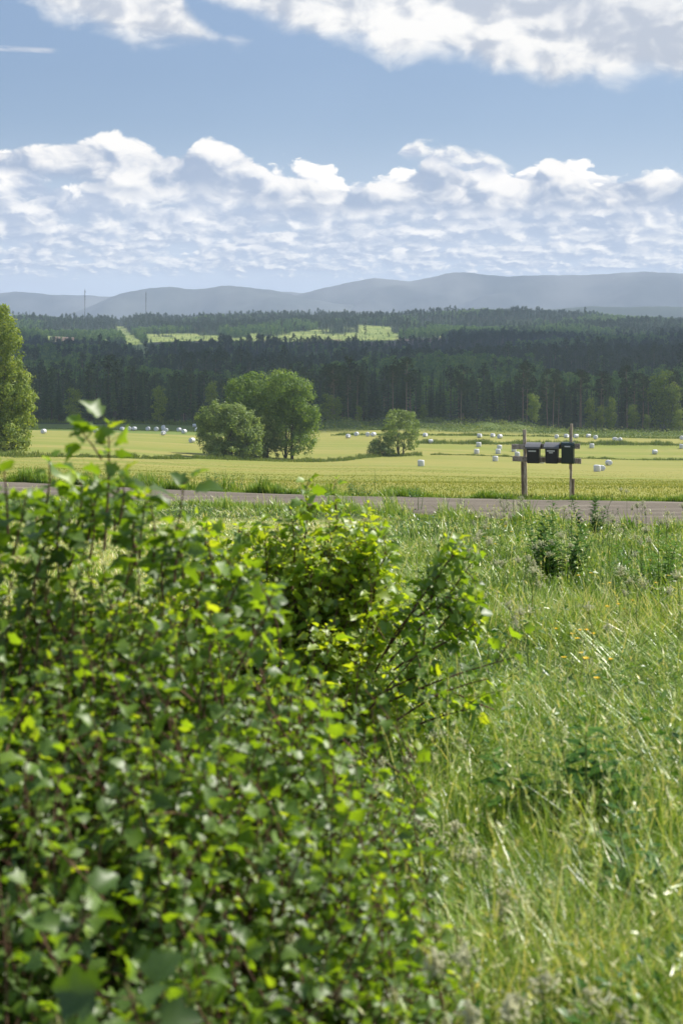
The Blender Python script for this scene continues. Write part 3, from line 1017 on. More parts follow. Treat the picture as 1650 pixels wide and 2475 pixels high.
# ------------------------------------------------------------------ the forest behind, too many to count
def scatter(name, pts, sc, meshes):
    src = bpy.data.collections.new(name + '_kinds')          # not linked to the scene: only a store of shapes
    for k, me in enumerate(meshes):
        src.objects.link(bpy.data.objects.new('%s_kind_%d' % (name, k), me))
    me = bpy.data.meshes.new(name)
    me.vertices.add(len(pts)); me.vertices.foreach_set('co', np.asarray(pts, np.float32).ravel())
    a = me.attributes.new('size', 'FLOAT', 'POINT'); a.data.foreach_set('value', np.asarray(sc, np.float32))
    o = bpy.data.objects.new(name, me); col.objects.link(o)
    ng = bpy.data.node_groups.new(name, 'GeometryNodeTree')
    ng.interface.new_socket('Geometry', in_out='INPUT', socket_type='NodeSocketGeometry')
    ng.interface.new_socket('Geometry', in_out='OUTPUT', socket_type='NodeSocketGeometry')
    N = ng.nodes
    gi, go = N.new('NodeGroupInput'), N.new('NodeGroupOutput')
    ip = N.new('GeometryNodeInstanceOnPoints')
    ci = N.new('GeometryNodeCollectionInfo')
    ci.inputs['Collection'].default_value = src
    ci.inputs['Separate Children'].default_value = True
    ci.inputs['Reset Children'].default_value = True
    rv = N.new('FunctionNodeRandomValue'); rv.data_type = 'FLOAT_VECTOR'
    rv.inputs[0].default_value = (0, 0, 0); rv.inputs[1].default_value = (0.04, 0.04, 6.28)
    na = N.new('GeometryNodeInputNamedAttribute'); na.data_type = 'FLOAT'; na.inputs[0].default_value = 'size'
    L = ng.links.new
    L(gi.outputs[0], ip.inputs['Points']); L(ci.outputs[0], ip.inputs['Instance'])
    ip.inputs['Pick Instance'].default_value = True
    L(rv.outputs[0], ip.inputs['Rotation']); L(na.outputs[0], ip.inputs['Scale'])
    L(ip.outputs[0], go.inputs[0])
    md = o.modifiers.new('scatter', 'NODES'); md.node_group = ng
    return o


def far_points(n, seed, ylo, yhi, span=0.31):
    q = np.random.default_rng(seed)
    y = np.sqrt(q.uniform(ylo ** 2, yhi ** 2, n)); t = q.uniform(-span, span, n)
    return t * y, y, q


x, y, q = far_points(64000, 31, 503, 3350)
open_ = np.maximum(np.maximum(clear_mask(x, y), brown_mask(x, y)), pale_mask(x, y)) > 0.5
leafy = bumps(x + 70, y * .6, 420) + .6 * bumps(x, y, 130) + q.normal(0, .25, len(x))
px_ = px_of(x, y)
band = ((y > 850) & (y < 1350)) * .4 + ((px_ < 345) & (y > 2250) & (y < 2600)) * .9 + ((px_ > 1050) & (y > 2350) & (y < 2900)) * .35 + ((px_ > 345) & (y > 2430) & (y < 2560)) * .5 + ((px_ < 620) & (y > 1250) & (y < 1750)) * .45
band = band + np.where(px_ < 640, ((y > 800) & (y < 1350)) * .75, 0) + np.where(px_ > 1000, ((y > 700) & (y < 1050)) * .6, 0) - ((y > 1450) & (y < 1950)) * .3 - (y < 700) * .5
young = (leafy + band > .5) & (y > 560)
spr = ~young & ~open_
stand = 1 + .16 * bumps(x, y, 200)
z = gz(x, y)
sz = np.clip(q.normal(.82, .12, len(x)), .45, 1.15) * stand
low = ((px_ > 330) & (px_ < 1085) & (y > 1850) & (y < 2330)) | ((px_ > 40) & (px_ < 275) & (y > 2020) & (y < 2290))
sz = np.where(low, sz * np.where(y > 2130, .26, .40), sz)
sz = np.where((np.abs(px_ - (288 + (3050 - y) * .045)) < 60) & (y > 1500) & (y < 2800), sz * .6, sz)
far_s = [join_mesh('far_spruce', *sum(((m_, mt) for m_, mt in zip(spruce_mb(400 + k, 20, [2.4, 2.0, 2.8][k], 15, 6, 1, .08), (M_BARK, M_SPRUCE))), ())) for k in range(3)]
tp, cp = pine_mb(500, 21, .5, 2.4, 0, 0)
cp2 = leaf_cloud(MB(), np.random.default_rng(4), np.array([[0, 0, 15], [.9, .3, 17.5], [-.8, .2, 18.6], [.1, -.6, 20.]]), np.array([[2.1, 2.1, 3], [1.6, 1.6, 2], [1.5, 1.5, 1.8], [1.2, 1.2, 1.3]]), 260, .9, .6, 12, .3)
far_s.append(join_mesh('far_pine', MB().tube([[0, 0, -.5], [0, 0, 19]], [.22, .08], 5), M_PINEBARK, cp2, M_PINE))
o = scatter('spruce_forest', np.stack([x, y, z - .3], -1)[spr], sz[spr], far_s)
tag(o, kind='stuff')
far_b = []
for k in range(3):
    tb, cb = birch_mb(600 + k, 11, [2.2, 1.8, 2.5][k], 260, 1.0, .05)
    far_b.append(join_mesh('far_birch', tb, M_BIRCHBARK, cb, M_YOUNG))
yy = young & ~open_
o = scatter('birch_woods', np.stack([x, y, z - .3], -1)[yy], np.clip(q.normal(.95, .2, yy.sum()), .4, 1.4), far_b)
tag(o, kind='stuff')
# low regrowth in the clearings and along the cut line
xs, ys, q2 = far_points(60000, 77, 1500, 3000)
cm_ = np.maximum(clear_mask(xs, ys), pale_mask(xs, ys)) > .5
keep = (cm_ & (q2.random(len(xs)) < .16)) | ((brown_mask(xs, ys) > .5) & (q2.random(len(xs)) < .10))
o = scatter('clearing_undergrowth', np.stack([xs, ys, gz(xs, ys) - .2], -1)[keep], q2.uniform(.10, .32, keep.sum()), far_b + far_s[:1])
tag(o, kind='stuff')

# seed trees left standing in the clearing
for px, yy_, hh, k in [(762, 2190, 15, 3), (778, 2225, 18, 3), (804, 2180, 15, 3), (826, 2200, 19, 0), (834, 2170, 13, 3), (735, 2260, 21, 0), (690, 2230, 17, 0), (680, 2380, 22, 2), (862, 2230, 14, 3),
                       (882, 2270, 25, 1), (884, 2200, 17, 3), (655, 2200, 14, 3), (626, 2170, 13, 3), (556, 2170, 12, 3), (788, 2330, 22, 2), (975, 2150, 18, 1), (938, 2150, 13, 3), (492, 2060, 14, 3), (595, 2120, 12, 1)]:
    yy_ += 215
    forest_tree('pine_tree', k, put_px(px, yy_), yy_, hh / 22, 'dark seed pine left standing alone in the bright hillside clearing', 'pines standing in the hillside clearing')

# ------------------------------------------------------------------ radio masts on the ridge
def mast(px, base_y, Y, H, lab):
    x = (px - PX0) / F * Y
    z = float(gz(x, Y))
    e = empty('radio_mast', (x, Y, z))
    w = 0.75
    lat = MB()
    cs = [(w, 0), (-w * .5, w * .87), (-w * .5, -w * .87)]
    for cx, cy in cs:
        lat.tube([[cx, cy, -1], [cx, cy, H]], .17, 5)
    nseg = int(H / 3)
    for s in range(nseg):
        for k in range(3):
            a, b = cs[k], cs[(k + 1) % 3]
            lat.tube([[a[0], a[1], s * 3], [b[0], b[1], s * 3 + 3]], .08, 4)
    lat.build('lattice', plain('mast_steel', (0.10, 0.10, 0.105), .5, .4, .1), e)
    an = MB()
    for f in (.72, .80, .93):
        for k in range(3):
            an.box((cs[k][0] * 1.6, cs[k][1] * 1.6, H * f), (.5, .5, 2.6))
    an.tube([[0, 0, H], [0, 0, H + 4]], .09, 5)
    an.build('antenna', plain('antenna_grey', (0.22, 0.22, 0.23), .5, .4, .1), e)
    g = MB()
    for k in range(3):
        for f in (.5, .9):
            g.tube([[cs[k][0], cs[k][1], H * f], [cs[k][0] * 35, cs[k][1] * 35, 0]], .02, 3)
    g.build('guy_wire', plain('wire_steel', (0.2, 0.2, 0.2), .5), e)
    return tag(e, lab, 'mast', 'radio masts on the wooded ridge')


mast(205.5, 765, 2980, 74, 'thin lattice radio mast further left on the wooded ridge, left of the cut line')
mast(353, 765, 2990, 70, 'thin lattice radio mast just right of the cut line gap in the ridge')

# ------------------------------------------------------------------ lone trees in the field
ppm = lambda p: F / p.y
p = at(690, 1112); s_ = p.y / F
def T3(px, py, dy, pp): return [(px - PX0) / F * (pp.y + dy) - pp.x, dy, CAM_Z - (py - PY0) / F * (pp.y + dy) - pp.z]
def ell(rpx, rpz, ry, pp): return [rpx * pp.y / F, ry, rpz * pp.y / F]


p = at(692, 1110)
p.y += 1.5
big = [(590, 965, 42, 48), (625, 950, 46, 40), (690, 945, 55, 42), (655, 985, 62, 52), (720, 985, 42, 50), (600, 1010, 50, 50), (738, 1030, 34, 48), (690, 1040, 56, 48), (640, 1060, 50, 40), (725, 1072, 34, 28), (590, 1060, 40, 40), (570, 940, 24, 26), (705, 925, 26, 20), (612, 922, 28, 18), (746, 1010, 24, 22)]
C = [T3(a, b, d, p) for (a, b, _, _), d in zip(big, np.random.default_rng(1).uniform(-3, 3, len(big)))]
Rd = [ell(c_ * .95, d_ * .95, c_ * .9 * p.y / F, p) for (_, _, c_, d_) in big]
tr, cr = broad_tree(11, C, Rd, 44000, .33, ((T3(706, 1110, 0, p)[0], 0), (T3(690, 1110, 0, p)[0], .4)), .26, 58, .155)
tree_thing('broadleaf_tree', tr, M_BARK, cr, M_DECID, p, 0, 1, 'large round leafy tree, tallest of the group in the middle of the field', 'tree')

p = at(560, 1109)
bush = [(520, 1010, 34, 32), (555, 1000, 34, 22), (500, 1035, 24, 26), (560, 1050, 46, 44), (525, 1065, 38, 40), (590, 1035, 36, 36), (600, 1075, 30, 32), (545, 1090, 44, 20), (575, 1012, 30, 24), (490, 1010, 16, 14), (610, 1050, 20, 20)]
C = [T3(a, b, d, p) for (a, b, _, _), d in zip(bush, np.random.default_rng(2).uniform(-2.2, 1.6, len(bush)))]
Rd = [ell(c_, d_, c_ * .9 * p.y / F, p) for (_, _, c_, d_) in bush]
tr, cr = broad_tree(12, C, Rd, 26000, .33, ((0, 0), (1.6, .5), (-1.4, .2)), .16, 46, .145)
tree_thing('willow_bush', tr, M_BARK, cr, M_WILLOW, p, 0, 1, 'big pale green willow bush in front of the large round field tree', 'bush')

p = at(636, 1108)
p.y += .8
bush = [(620, 1020, 26, 28), (645, 1040, 22, 30), (630, 1070, 34, 36), (655, 1085, 18, 26), (615, 1095, 26, 16), (608, 1005, 18, 14)]
C = [T3(a, b, d, p) for (a, b, _, _), d in zip(bush, np.random.default_rng(3).uniform(-1, 1, len(bush)))]
Rd = [ell(c_, d_, c_ * .9 * p.y / F, p) for (_, _, c_, d_) in bush]
tr, cr = broad_tree(13, C, Rd, 8500, .31, ((0, 0), (.8, .2)), .14, 36, .13)
tree_thing('willow_bush', tr, M_BARK, cr, M_WILLOW, p, 0, 1, 'narrower willow bush wedged between the big willow bush and the round tree', 'bush')

p = at(962, 1101)
tree = [(965, 1012, 24, 20), (945, 1022, 22, 20), (985, 1022, 24, 22), (965, 1042, 34, 24), (940, 1052, 18, 18), (995, 1045, 16, 18), (1000, 1068, 14, 16), (975, 1062, 24, 16), (950, 1000, 12, 9), (990, 1005, 14, 10), (1003, 1030, 9, 9), (985, 1080, 12, 9)]
C = [T3(a, b, d, p) for (a, b, _, _), d in zip(tree, np.random.default_rng(4).uniform(-1.6, 1.6, len(tree)))]
Rd = [ell(c_, d_, c_ * .9 * p.y / F, p) for (_, _, c_, d_) in tree]
tr, cr = broad_tree(14, C, Rd, 8500, .26, ((T3(962, 1100, 0, p)[0], 0), (T3(974, 1100, 0, p)[0], .3)), .17, 30, .14, .6)
tree_thing('broadleaf_tree', tr, M_BARK, cr, M_WILLOW, p, 0, 1, 'small airy tree on two trunks standing alone right of the big tree group', 'tree')
p = at(922, 1102)
bush = [(925, 1072, 22, 16), (910, 1082, 16, 16), (940, 1080, 16, 18), (922, 1092, 24, 12), (900, 1095, 14, 8)]
C = [T3(a, b, d, p) for (a, b, _, _), d in zip(bush, np.random.default_rng(5).uniform(-.8, .8, len(bush)))]
Rd = [ell(c_, d_, c_ * .9 * p.y / F, p) for (_, _, c_, d_) in bush]
tr, cr = broad_tree(15, C, Rd, 6000, .24, ((0, 0), (.5, 0)), .1, 22, .2)
tree_thing('willow_bush', tr, M_BARK, cr, M_WILLOW, p, 0, 1, 'low round bush at the foot of the small tree on two trunks', 'bush')

p = at(-10, 1097)
tree = [(0, 790, 34, 44), (-30, 770, 36, 50), (15, 850, 40, 50), (-25, 860, 46, 60), (35, 905, 28, 34), (20, 940, 52, 46), (-20, 960, 56, 66), (48, 985, 38, 40), (30, 1030, 46, 40), (-10, 1050, 60, 44), (20, 1075, 44, 18), (60, 960, 22, 24), (5, 755, 18, 20), (70, 1000, 18, 20),
        (-70, 900, 50, 90), (-80, 1010, 52, 70), (28, 820, 20, 26), (52, 1055, 20, 20)]
C = [T3(a, b, d, p) for (a, b, _, _), d in zip(tree, np.random.default_rng(6).uniform(-3, 3, len(tree)))]
Rd = [ell(c_, d_, c_ * .9 * p.y / F, p) for (_, _, c_, d_) in tree]
tr, cr = broad_tree(16, C, Rd, 44000, .32, ((0, 0), (-2.2, .5)), .3, 56, .135)
tree_thing('willow_tree', tr, M_BARK, cr, M_BIRCH, p, 0, 1, 'tall bright willow cut off by the left edge of the frame', 'tree')

# ------------------------------------------------------------------ wrapped hay bales
def bale_mb(upright, seed):
    r = np.random.default_rng(seed)
    Lh, Rr, n = .60, .64, 28
    prof_ = [(0.0, -Lh), (.30, -Lh * 1.0), (.52, -Lh * .985), (.60, -Lh * .92), (.635, -Lh * .78), (.645, -.2), (.65, .1), (.64, Lh * .75), (.60, Lh * .92), (.52, Lh * .985), (.30, Lh), (0.0, Lh * 1.0)]
    v, f = [], []
    for rr, zz in prof_:
        for k in range(n):
            a = k / n * 6.283
            g = 1 + .018 * math.sin(3 * a + seed) + .010 * math.sin(7 * a + zz * 6)
            v.append((rr * g * math.cos(a), rr * g * math.sin(a), zz + .02 * math.sin(2 * a + seed) * (rr / .65)))
    v = np.array(v)
    for i in range(len(prof_) - 1):
        for k in range(n):
            f.append((i * n + k, i * n + (k + 1) % n, (i + 1) * n + (k + 1) % n, (i + 1) * n + k))
    if upright:
        v = v + [0, 0, Lh]
    else:
        v = v[:, [2, 0, 1]] * [1, 1, .95]
        v = v + [0, 0, .60]
        low = v[:, 2] < .04
        v[low, 2] = np.maximum(v[low, 2], -.02)
    return MB().add(v, f)


def bale_material():
    m, T = new_mat('bale_wrap')
    tcn = T.new('ShaderNodeTexCoord')
    n = T.noise(tcn.outputs['Object'], 5.0, 6.0, 0.65)
    n2 = T.noise(tcn.outputs['Object'], 1.6, 3.0, 0.5)
    c = T.mix(n2, (0.50, 0.50, 0.52, 1), (0.72, 0.72, 0.74, 1))
    finish(T, principled(T, c, 0.38, 0.5, bump(T, n, 0.5, 0.03)))
    return m


M_BALE = bale_material()
bmesh_u = bale_mb(True, 1).mesh('bale_upright', M_BALE, True)
bmesh_l = bale_mb(False, 2).mesh('bale_lying', M_BALE, True)
GB = 'white wrapped hay bales scattered over the mown field'
FB = 'small white wrapped bale far off along the back edge of the field'
bales = [
    (106, 1048, 'L', 'white bale alone beside the tall willow at the left frame edge'),
    (204, 1034, 'L', FB), (200, 1040, 'L', FB), (232, 1046, 'L', FB),
    (296, 1041, 'L', FB), (312, 1041, 'L', FB), (325, 1041, 'L', FB), (358, 1041, 'L', FB), (378, 1042, 'L', FB), (395, 1037, 'L', FB), (395, 1041, 'L', FB), (402, 1044, 'L', FB),
    (395, 1052, 'L', 'white bale in front of a close cluster of bales left of the willow bush'),
    (433, 1043, 'L', FB), (445, 1048, 'L', 'white bale in a row at the crest just left of the willow bush'), (470, 1033, 'L', FB), (477, 1044, 'L', FB),
    (464, 1070, 'L', 'white bale lying nearest to the left flank of the willow bush'),
    (841, 1059, 'L', 'white bale lying between the large round tree and the small tree, further left of two'), (861, 1054, 'L', FB),
    (888, 1055, 'L', 'white bale directly behind the low round bush of the small tree'), (902, 1055, 'L', FB), (1027, 1056, 'L', FB),
    (1040, 1072, 'L', 'white bale lying in the grassy ditch right of the small tree'),
    (1017, 1127, 'U', 'white bale standing upright alone in the near field, right of the small tree'),
    (1158, 1058, 'L', FB),
    (1156, 1080, 'U', 'white upright bale just in front of the upper ditch, left of the mailboxes'),
    (1151, 1097, 'U', 'white upright bale just behind the lower ditch, leftmost of its scattered cluster'),
    (1190, 1057, 'L', 'white bale at the far field edge, left one of a pair left of the mailboxes'), (1207, 1060, 'L', 'white bale at the far field edge, right one of a pair left of the mailboxes'),
    (1206, 1087, 'U', 'white upright bale standing behind another close left of the mailbox rack'), (1203, 1097, 'U', 'white upright bale with another one right behind it, left of the mailbox rack'),
    (1196, 1115, 'U', 'white upright bale in front of the lower ditch, left of the mailbox rack'),
    (1241, 1092, 'U', 'white upright bale half hidden behind the upper rail of the mailbox rack'), (1249, 1104, 'U', 'white upright bale seen between the two rails at the left post'),
    (1308, 1120, 'U', 'white upright bale almost hidden behind the left mailbox'),
    (1344, 1060, 'L', 'white bale at the far field edge seen above the middle mailbox'), (1368, 1059, 'L', 'white bale at the far edge just left of the tall post'), (1391, 1059, 'L', 'white bale at the far edge just right of the tall post'),
    (1421, 1058, 'L', 'white bale at the far edge, left one of two right of the tall post'), (1438, 1062, 'L', 'white bale at the far edge, right one of two right of the tall post'),
    (1485, 1067, 'L', 'white bale touching another behind the upper ditch, left of that pair'), (1497, 1067, 'L', 'white bale touching another behind the upper ditch, right of that pair'),
    (1646, 1063, 'L', 'white bale at the far field edge cut by the right frame edge'),
    (1429, 1083, 'U', 'white upright bale in front of the upper ditch, right of the mailbox rack'), (1646, 1084, 'U', 'white upright bale before the upper ditch cut by the right frame edge'),
    (1581, 1098, 'L', 'white bale lying alone in the mid field at the right'),
    (1470, 1125, 'L', 'round white bale lying behind a pair of bales right of the mailboxes'), (1442, 1140, 'U', 'white upright bale standing before a round one, nearest right of the mailboxes'),
    (1453, 1138, 'L', 'round white bale partly hidden by the upright one before it'),
]
r = np.random.default_rng(9)
for px, py, ty, lab in bales:
    p = at(px, py, 120)
    o = bpy.data.objects.new('hay_bale', bmesh_u if ty == 'U' else bmesh_l)
    col.objects.link(o)
    o.location = p
    o.rotation_euler = (0, 0, r.uniform(0, 6.28) if ty == 'U' else r.choice([0.15, 1.1, -0.9, 1.5]) + r.normal(0, .2))
    s_ = r.uniform(.84, .93)
    o.scale = (s_, s_, s_)
    tag(o, lab, 'hay bale', GB)

# ------------------------------------------------------------------ mailbox rack and its three mailboxes
M_WOOD = bark_mat('weathered_wood', (0.27, 0.21, 0.155), (0.56, 0.47, 0.37), 6)
M_WOOD2 = bark_mat('dark_plank', (0.11, 0.08, 0.058), (0.27, 0.20, 0.15), 6)
M_RAIL = bark_mat('grey_rail', (0.23, 0.185, 0.15), (0.47, 0.39, 0.33), 6)
M_BOX = plain('black_plastic', (0.024, 0.024, 0.026), .42, .5, .25, 8, 0, .1)
M_LID = plain('sunlit_black_plastic', (0.13, 0.13, 0.135), .45, .5, .3, 9, 0, .1)  # black plastic painted greyer to show daylight falling on the lids
M_BOXG = plain('dark_green_plastic', (0.008, 0.022, 0.017), .30, .55, .25, 8)
M_SLOT = plain('pale_label', (0.62, 0.62, 0.58), .45, .4, .12, 60)
pc = at(1320, 1203)
RA = R(-18)
rack = empty('mailbox_rack', pc, RA)
tag(rack, 'weathered wooden rack of two posts and two rails at the roadside', 'rack')


def slab(name, p0, p1, w, d, mat, yb, bev=.006, seed=0):
    """plank from p0 to p1 given as (x, z); w across, d deep, yb its middle depth"""
    a = np.array([p0[0], yb, p0[1]]); b = np.array([p1[0], yb, p1[1]])
    ax = (b - a); L = np.linalg.norm(ax); ax /= L
    ay = np.array([0, 1., 0]); az = np.cross(ax, ay)
    q = np.random.default_rng(seed)
    M = np.stack([az, ay, ax], 1)
    mb = MB()
    N_ = 7
    hx, hy = w / 2, d / 2
    o_ = [(-hx + bev, -hy), (hx - bev, -hy), (hx, -hy + bev), (hx, hy - bev), (hx - bev, hy), (-hx + bev, hy), (-hx, hy - bev), (-hx, -hy + bev)]
    V = []
    for k in range(N_):
        s = k / (N_ - 1)
        wob = q.normal(0, w * .02, 2)
        for (ox, oy) in o_:
            V.append(a + ax * (L * s) + az * (ox + wob[0]) + ay * oy)
    f = []
    for k in range(N_ - 1):
        for j in range(8):
            f.append((k * 8 + j, k * 8 + (j + 1) % 8, (k + 1) * 8 + (j + 1) % 8, (k + 1) * 8 + j))
    mb.add(V, f)
    for base, sg in ((0, 1), ((N_ - 1) * 8, -1)):
        mb.add([V[base + j] for j in range(8)], [(0, j + 1, j) if sg > 0 else (0, j, j + 1) for j in range(1, 7)])
    return mb.build(name, mat, rack)


slab('post', (-.440, -.35), (-.484, 1.41), .066, .05, M_WOOD, .075, seed=1)
slab('support_plank', (-.505, -.35), (-.520, .74), .066, .05, M_WOOD2, .080, seed=2)['label'] = 'short dark plank beside the left post'
slab('post', (.482, -.40), (.507, 1.55), .050, .05, M_WOOD, .075, seed=3)
slab('support_plank', (.470, .60), (.474, 1.435), .034, .04, M_WOOD2, .123, seed=4)['label'] = 'thin dark plank behind the tall post'
slab('support_plank', (.540, -.40), (.546, .405), .048, .05, M_WOOD2, .073, seed=5)['label'] = 'short stub beside the foot of the tall post'
slab('rail', (-.745, 1.050), (.690, 1.088), .108, .028, M_RAIL, .035, seed=6)
slab('rail', (-.728, .800), (.716, .776), .112, .028, M_RAIL, .035, seed=7)
nb = MB()
for (nx, nz) in ((-.70, 1.055), (-.47, 1.06), (.64, 1.085), (-.50, .80), (.50, .78)):
    nb.tube([[nx, .022, nz], [nx, .016, nz]], .009, 8)
nb.build('bolt', plain('rusty_bolt', (.06, .04, .03), .6, .4, .2, 50, .6), rack)

Mr = Matrix.Rotation(RA, 3, 'Z')


def mailbox_lidded(lx, z0, w, h, dep, lid_h, lab, notes, seed):
    e = empty('mailbox', pc + Mr @ Vector((lx, 0.018, z0)), RA)
    tag(e, lab, 'mailbox', 'mailboxes on the roadside rack')
    # body: tapers towards its foot
    wt, wb = w / 2, w / 2 * .93
    dt, db = dep, dep * .86
    b = MB()
    bv = .012

    def ringz(hw, dd, zz):
        return [(-hw + bv, -dd, zz), (hw - bv, -dd, zz), (hw, -dd + bv, zz), (hw, 0, zz), (-hw, 0, zz), (-hw, -dd + bv, zz)]
    rings = [ringz(wb - .006, db - .006, 0), ringz(wb, db, .012), ringz((wb + wt) / 2, (db + dt) / 2, h * .5), ringz(wt, dt, h)]
    V = np.array(sum(rings, [])); f = []
    for i in range(3):
        for k in range(6):
            f.append((i * 6 + k, i * 6 + (k + 1) % 6, (i + 1) * 6 + (k + 1) % 6, (i + 1) * 6 + k))
    b.add(V, f); b.add(V[:6], [(0, k + 1, k) for k in range(1, 5)])
    # gable cheeks rising to the back
    for s in (-1, 1):
        b.add([(s * wt, -dt, h), (s * wt, 0, h), (s * wt, 0, h + lid_h), (s * wt, -dt * .5, h + lid_h * .75)], [(0, 1, 2, 3)] if s > 0 else [(3, 2, 1, 0)])
    b.add([(-wt, -.002, h), (wt, -.002, h), (wt, -.002, h + lid_h), (-wt, -.002, h + lid_h)], [(0, 1, 2, 3)])
    b.build('body', M_BOX, e)
    # curved lid with a lip all round
    l = MB()
    n = 9
    ow = wt + .022
    up, dn = [], []
    for i in range(n):
        s = i / (n - 1)
        yy_ = -(dt + .03) * (1 - s)
        zz = h + .006 + lid_h * (1 - (1 - s) ** 1.9)
        up.append((yy_, zz + .010)); dn.append((yy_, zz - .004))
    V, f = [], []
    for (yy_, zz) in up:
        V += [(-ow, yy_, zz), (ow, yy_, zz)]
    for (yy_, zz) in dn:
        V += [(-ow, yy_, zz), (ow, yy_, zz)]
    m2 = 2 * n
    for i in range(n - 1):
        f += [(2 * i, 2 * i + 1, 2 * i + 3, 2 * i + 2), (m2 + 2 * i + 2, m2 + 2 * i + 3, m2 + 2 * i + 1, m2 + 2 * i),
              (2 * i + 1, m2 + 2 * i + 1, m2 + 2 * i + 3, 2 * i + 3), (2 * i, 2 * i + 2, m2 + 2 * i + 2, m2 + 2 * i)]
    f += [(0, m2, m2 + 1, 1), (m2 - 2, m2 - 1, 2 * m2 - 1, 2 * m2 - 2)]
    l.add(V, f)
    yl = -(dt + .03)
    l.box((0, yl - .004, h - .006), (2 * ow, .007, .030))
    l.build('lid', M_LID, e)
    for (nx, nz, nw, nh) in notes:
        yb = -(db + (dt - db) * nz / h)
        nm = MB().box((nx, yb - .004, nz), (nw, .008, nh), bev=.002)
        nm.build('name_plate', M_SLOT, e)
    return e


mailbox_lidded(-.262, .722, .272, .330, .20, .085, 'black mailbox with lid tinted sunlit grey and one long pale strip, left end of the rack', [(-.01, .258, .16, .026)], 1)
mailbox_lidded(.128, .726, .268, .330, .20, .088, 'black mailbox with lid tinted sunlit grey and two pale strips, middle of the rack', [(-.012, .264, .166, .027), (-.010, .226, .088, .020)], 2)
e = empty('mailbox', pc + Mr @ Vector((.458, 0.018, .728)), RA)
tag(e, 'dark green black mailbox with rounded top, hung before the tall post', 'mailbox', 'mailboxes on the roadside rack')
b = MB()
w, h, dep = .252, .438, .17
sec = [(0, 0), (-dep * .94, 0), (-dep, .02), (-dep, h * .82)] + [(-dep * .5 - dep * .5 * math.cos(a), h * .86 + h * .14 * math.sin(a)) for a in np.linspace(.15, 1.57, 7)] + [(0, h)]
n = len(sec)
V = [(-w / 2, y_, z_) for y_, z_ in sec] + [(w / 2, y_, z_) for y_, z_ in sec]
f = [(k, (k + 1) % n, n + (k + 1) % n, n + k) for k in range(n)]
b.add(V, [q_[::-1] for q_ in f])
b.add(V[:n], [(0, k, k + 1) for k in range(1, n - 1)]); b.add(V[n:], [(0, k + 1, k) for k in range(1, n - 1)])
b.build('body', M_BOXG, e)
l = MB()
sec2 = [(y_ * 1.06 - .004, z_ + .006) for y_, z_ in sec[3:]]
n = len(sec2); ow = w / 2 + .008
V = [(-ow, y_, z_) for y_, z_ in sec2] + [(ow, y_, z_) for y_, z_ in sec2]
V += [(-ow, y_ * .97, z_ - .006) for y_, z_ in sec2] + [(ow, y_ * .97, z_ - .006) for y_, z_ in sec2]
f = []
for k in range(n - 1):
    f += [(k, n + k, n + k + 1, k + 1), (2 * n + k, 2 * n + k + 1, 3 * n + k + 1, 3 * n + k), (n + k, 3 * n + k, 3 * n + k + 1, n + k + 1), (k, k + 1, 2 * n + k + 1, 2 * n + k)]
f += [(0, 2 * n, 3 * n, n)]
l.add(V, f)
l.build('lid', plain('dark_green_lid', (0.014, 0.028, 0.024), .26, .6, .2, 8), e)
MB().add([(-.063, -dep - .016, .372), (.063, -dep - .016, .372), (.052, -dep - .017, .348), (-.052, -dep - .017, .348), (-.063, -dep, .372), (.063, -dep, .372), (.052, -dep, .348), (-.052, -dep, .348)],
         [(0, 3, 2, 1), (0, 1, 5, 4), (1, 2, 6, 5), (2, 3, 7, 6), (3, 0, 4, 7)]).build('name_plate', M_SLOT, e)

# ------------------------------------------------------------------ grasses
def blades(mb, r, x, y, h, w, lean, az, tint, z=None, kink=0.0, base_lean=0.45):
    """n ribbons of four levels; lean 0 upright .. 1.4 lying"""
    n = len(x)
    z = gz(x, y) if z is None else z
    d = np.stack([np.sin(az), np.cos(az), np.zeros(n)], -1)
    tw = az + r.normal(0, 1.0, n)
    s = np.stack([np.cos(tw), -np.sin(tw), np.zeros(n)], -1)
    base = np.stack([x, y, z], -1)
    lv = []
    pos = base.copy(); prev = 0.0
    th0 = lean * base_lean
    fr = [0, .38, .72, 1.0]
    pts = [base - [0, 0, .01]]
    for k in range(1, 4):
        th = th0 + (lean - th0) * (k - 1) / 2 * 1.15 + kink * (k == 3)
        seg = (fr[k] - fr[k - 1]) * h
        pos = pos + d * (np.sin(th) * seg)[:, None] + np.array([0, 0, 1.0]) * (np.cos(th) * seg)[:, None]
        pts.append(pos.copy())
    wd = [1.0, .9, .55]
    V = np.zeros((n, 7, 3))
    for k in range(3):
        V[:, 2 * k] = pts[k] - s * (w * wd[k] / 2)[:, None]
        V[:, 2 * k + 1] = pts[k] + s * (w * wd[k] / 2)[:, None]
    V[:, 6] = pts[3]
    gl = float
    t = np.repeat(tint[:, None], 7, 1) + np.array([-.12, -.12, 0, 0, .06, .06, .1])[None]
    tri = np.array([(0, 1, 3), (0, 3, 2), (2, 3, 5), (2, 5, 4), (4, 5, 6)])
    f = (np.arange(n)[:, None, None] * 7 + tri[None]).reshape(-1, 3)
    mb.add(V.reshape(-1, 3), f, np.clip(t, 0, 1).ravel())
    return mb


r = np.random.default_rng(51)


def meadow_pts(n, y0, y1, p=1.0):
    u = r.random(n)
    y = np.exp(np.log(y0) + (np.log(y1) - np.log(y0)) * u)
    t = r.uniform(-.315, .315, n)
    x = t * y + np.sign(t) * r.random(n) * .5
    return x, y


def lawn_w(x, y):
    return (1 - sstep(x - 0.02 * y + .25 * bumps(x, y, 5), -0.4, 0.5)) * sstep(y, 9, 11) * (1 - sstep(y, 22.5, 24.5))


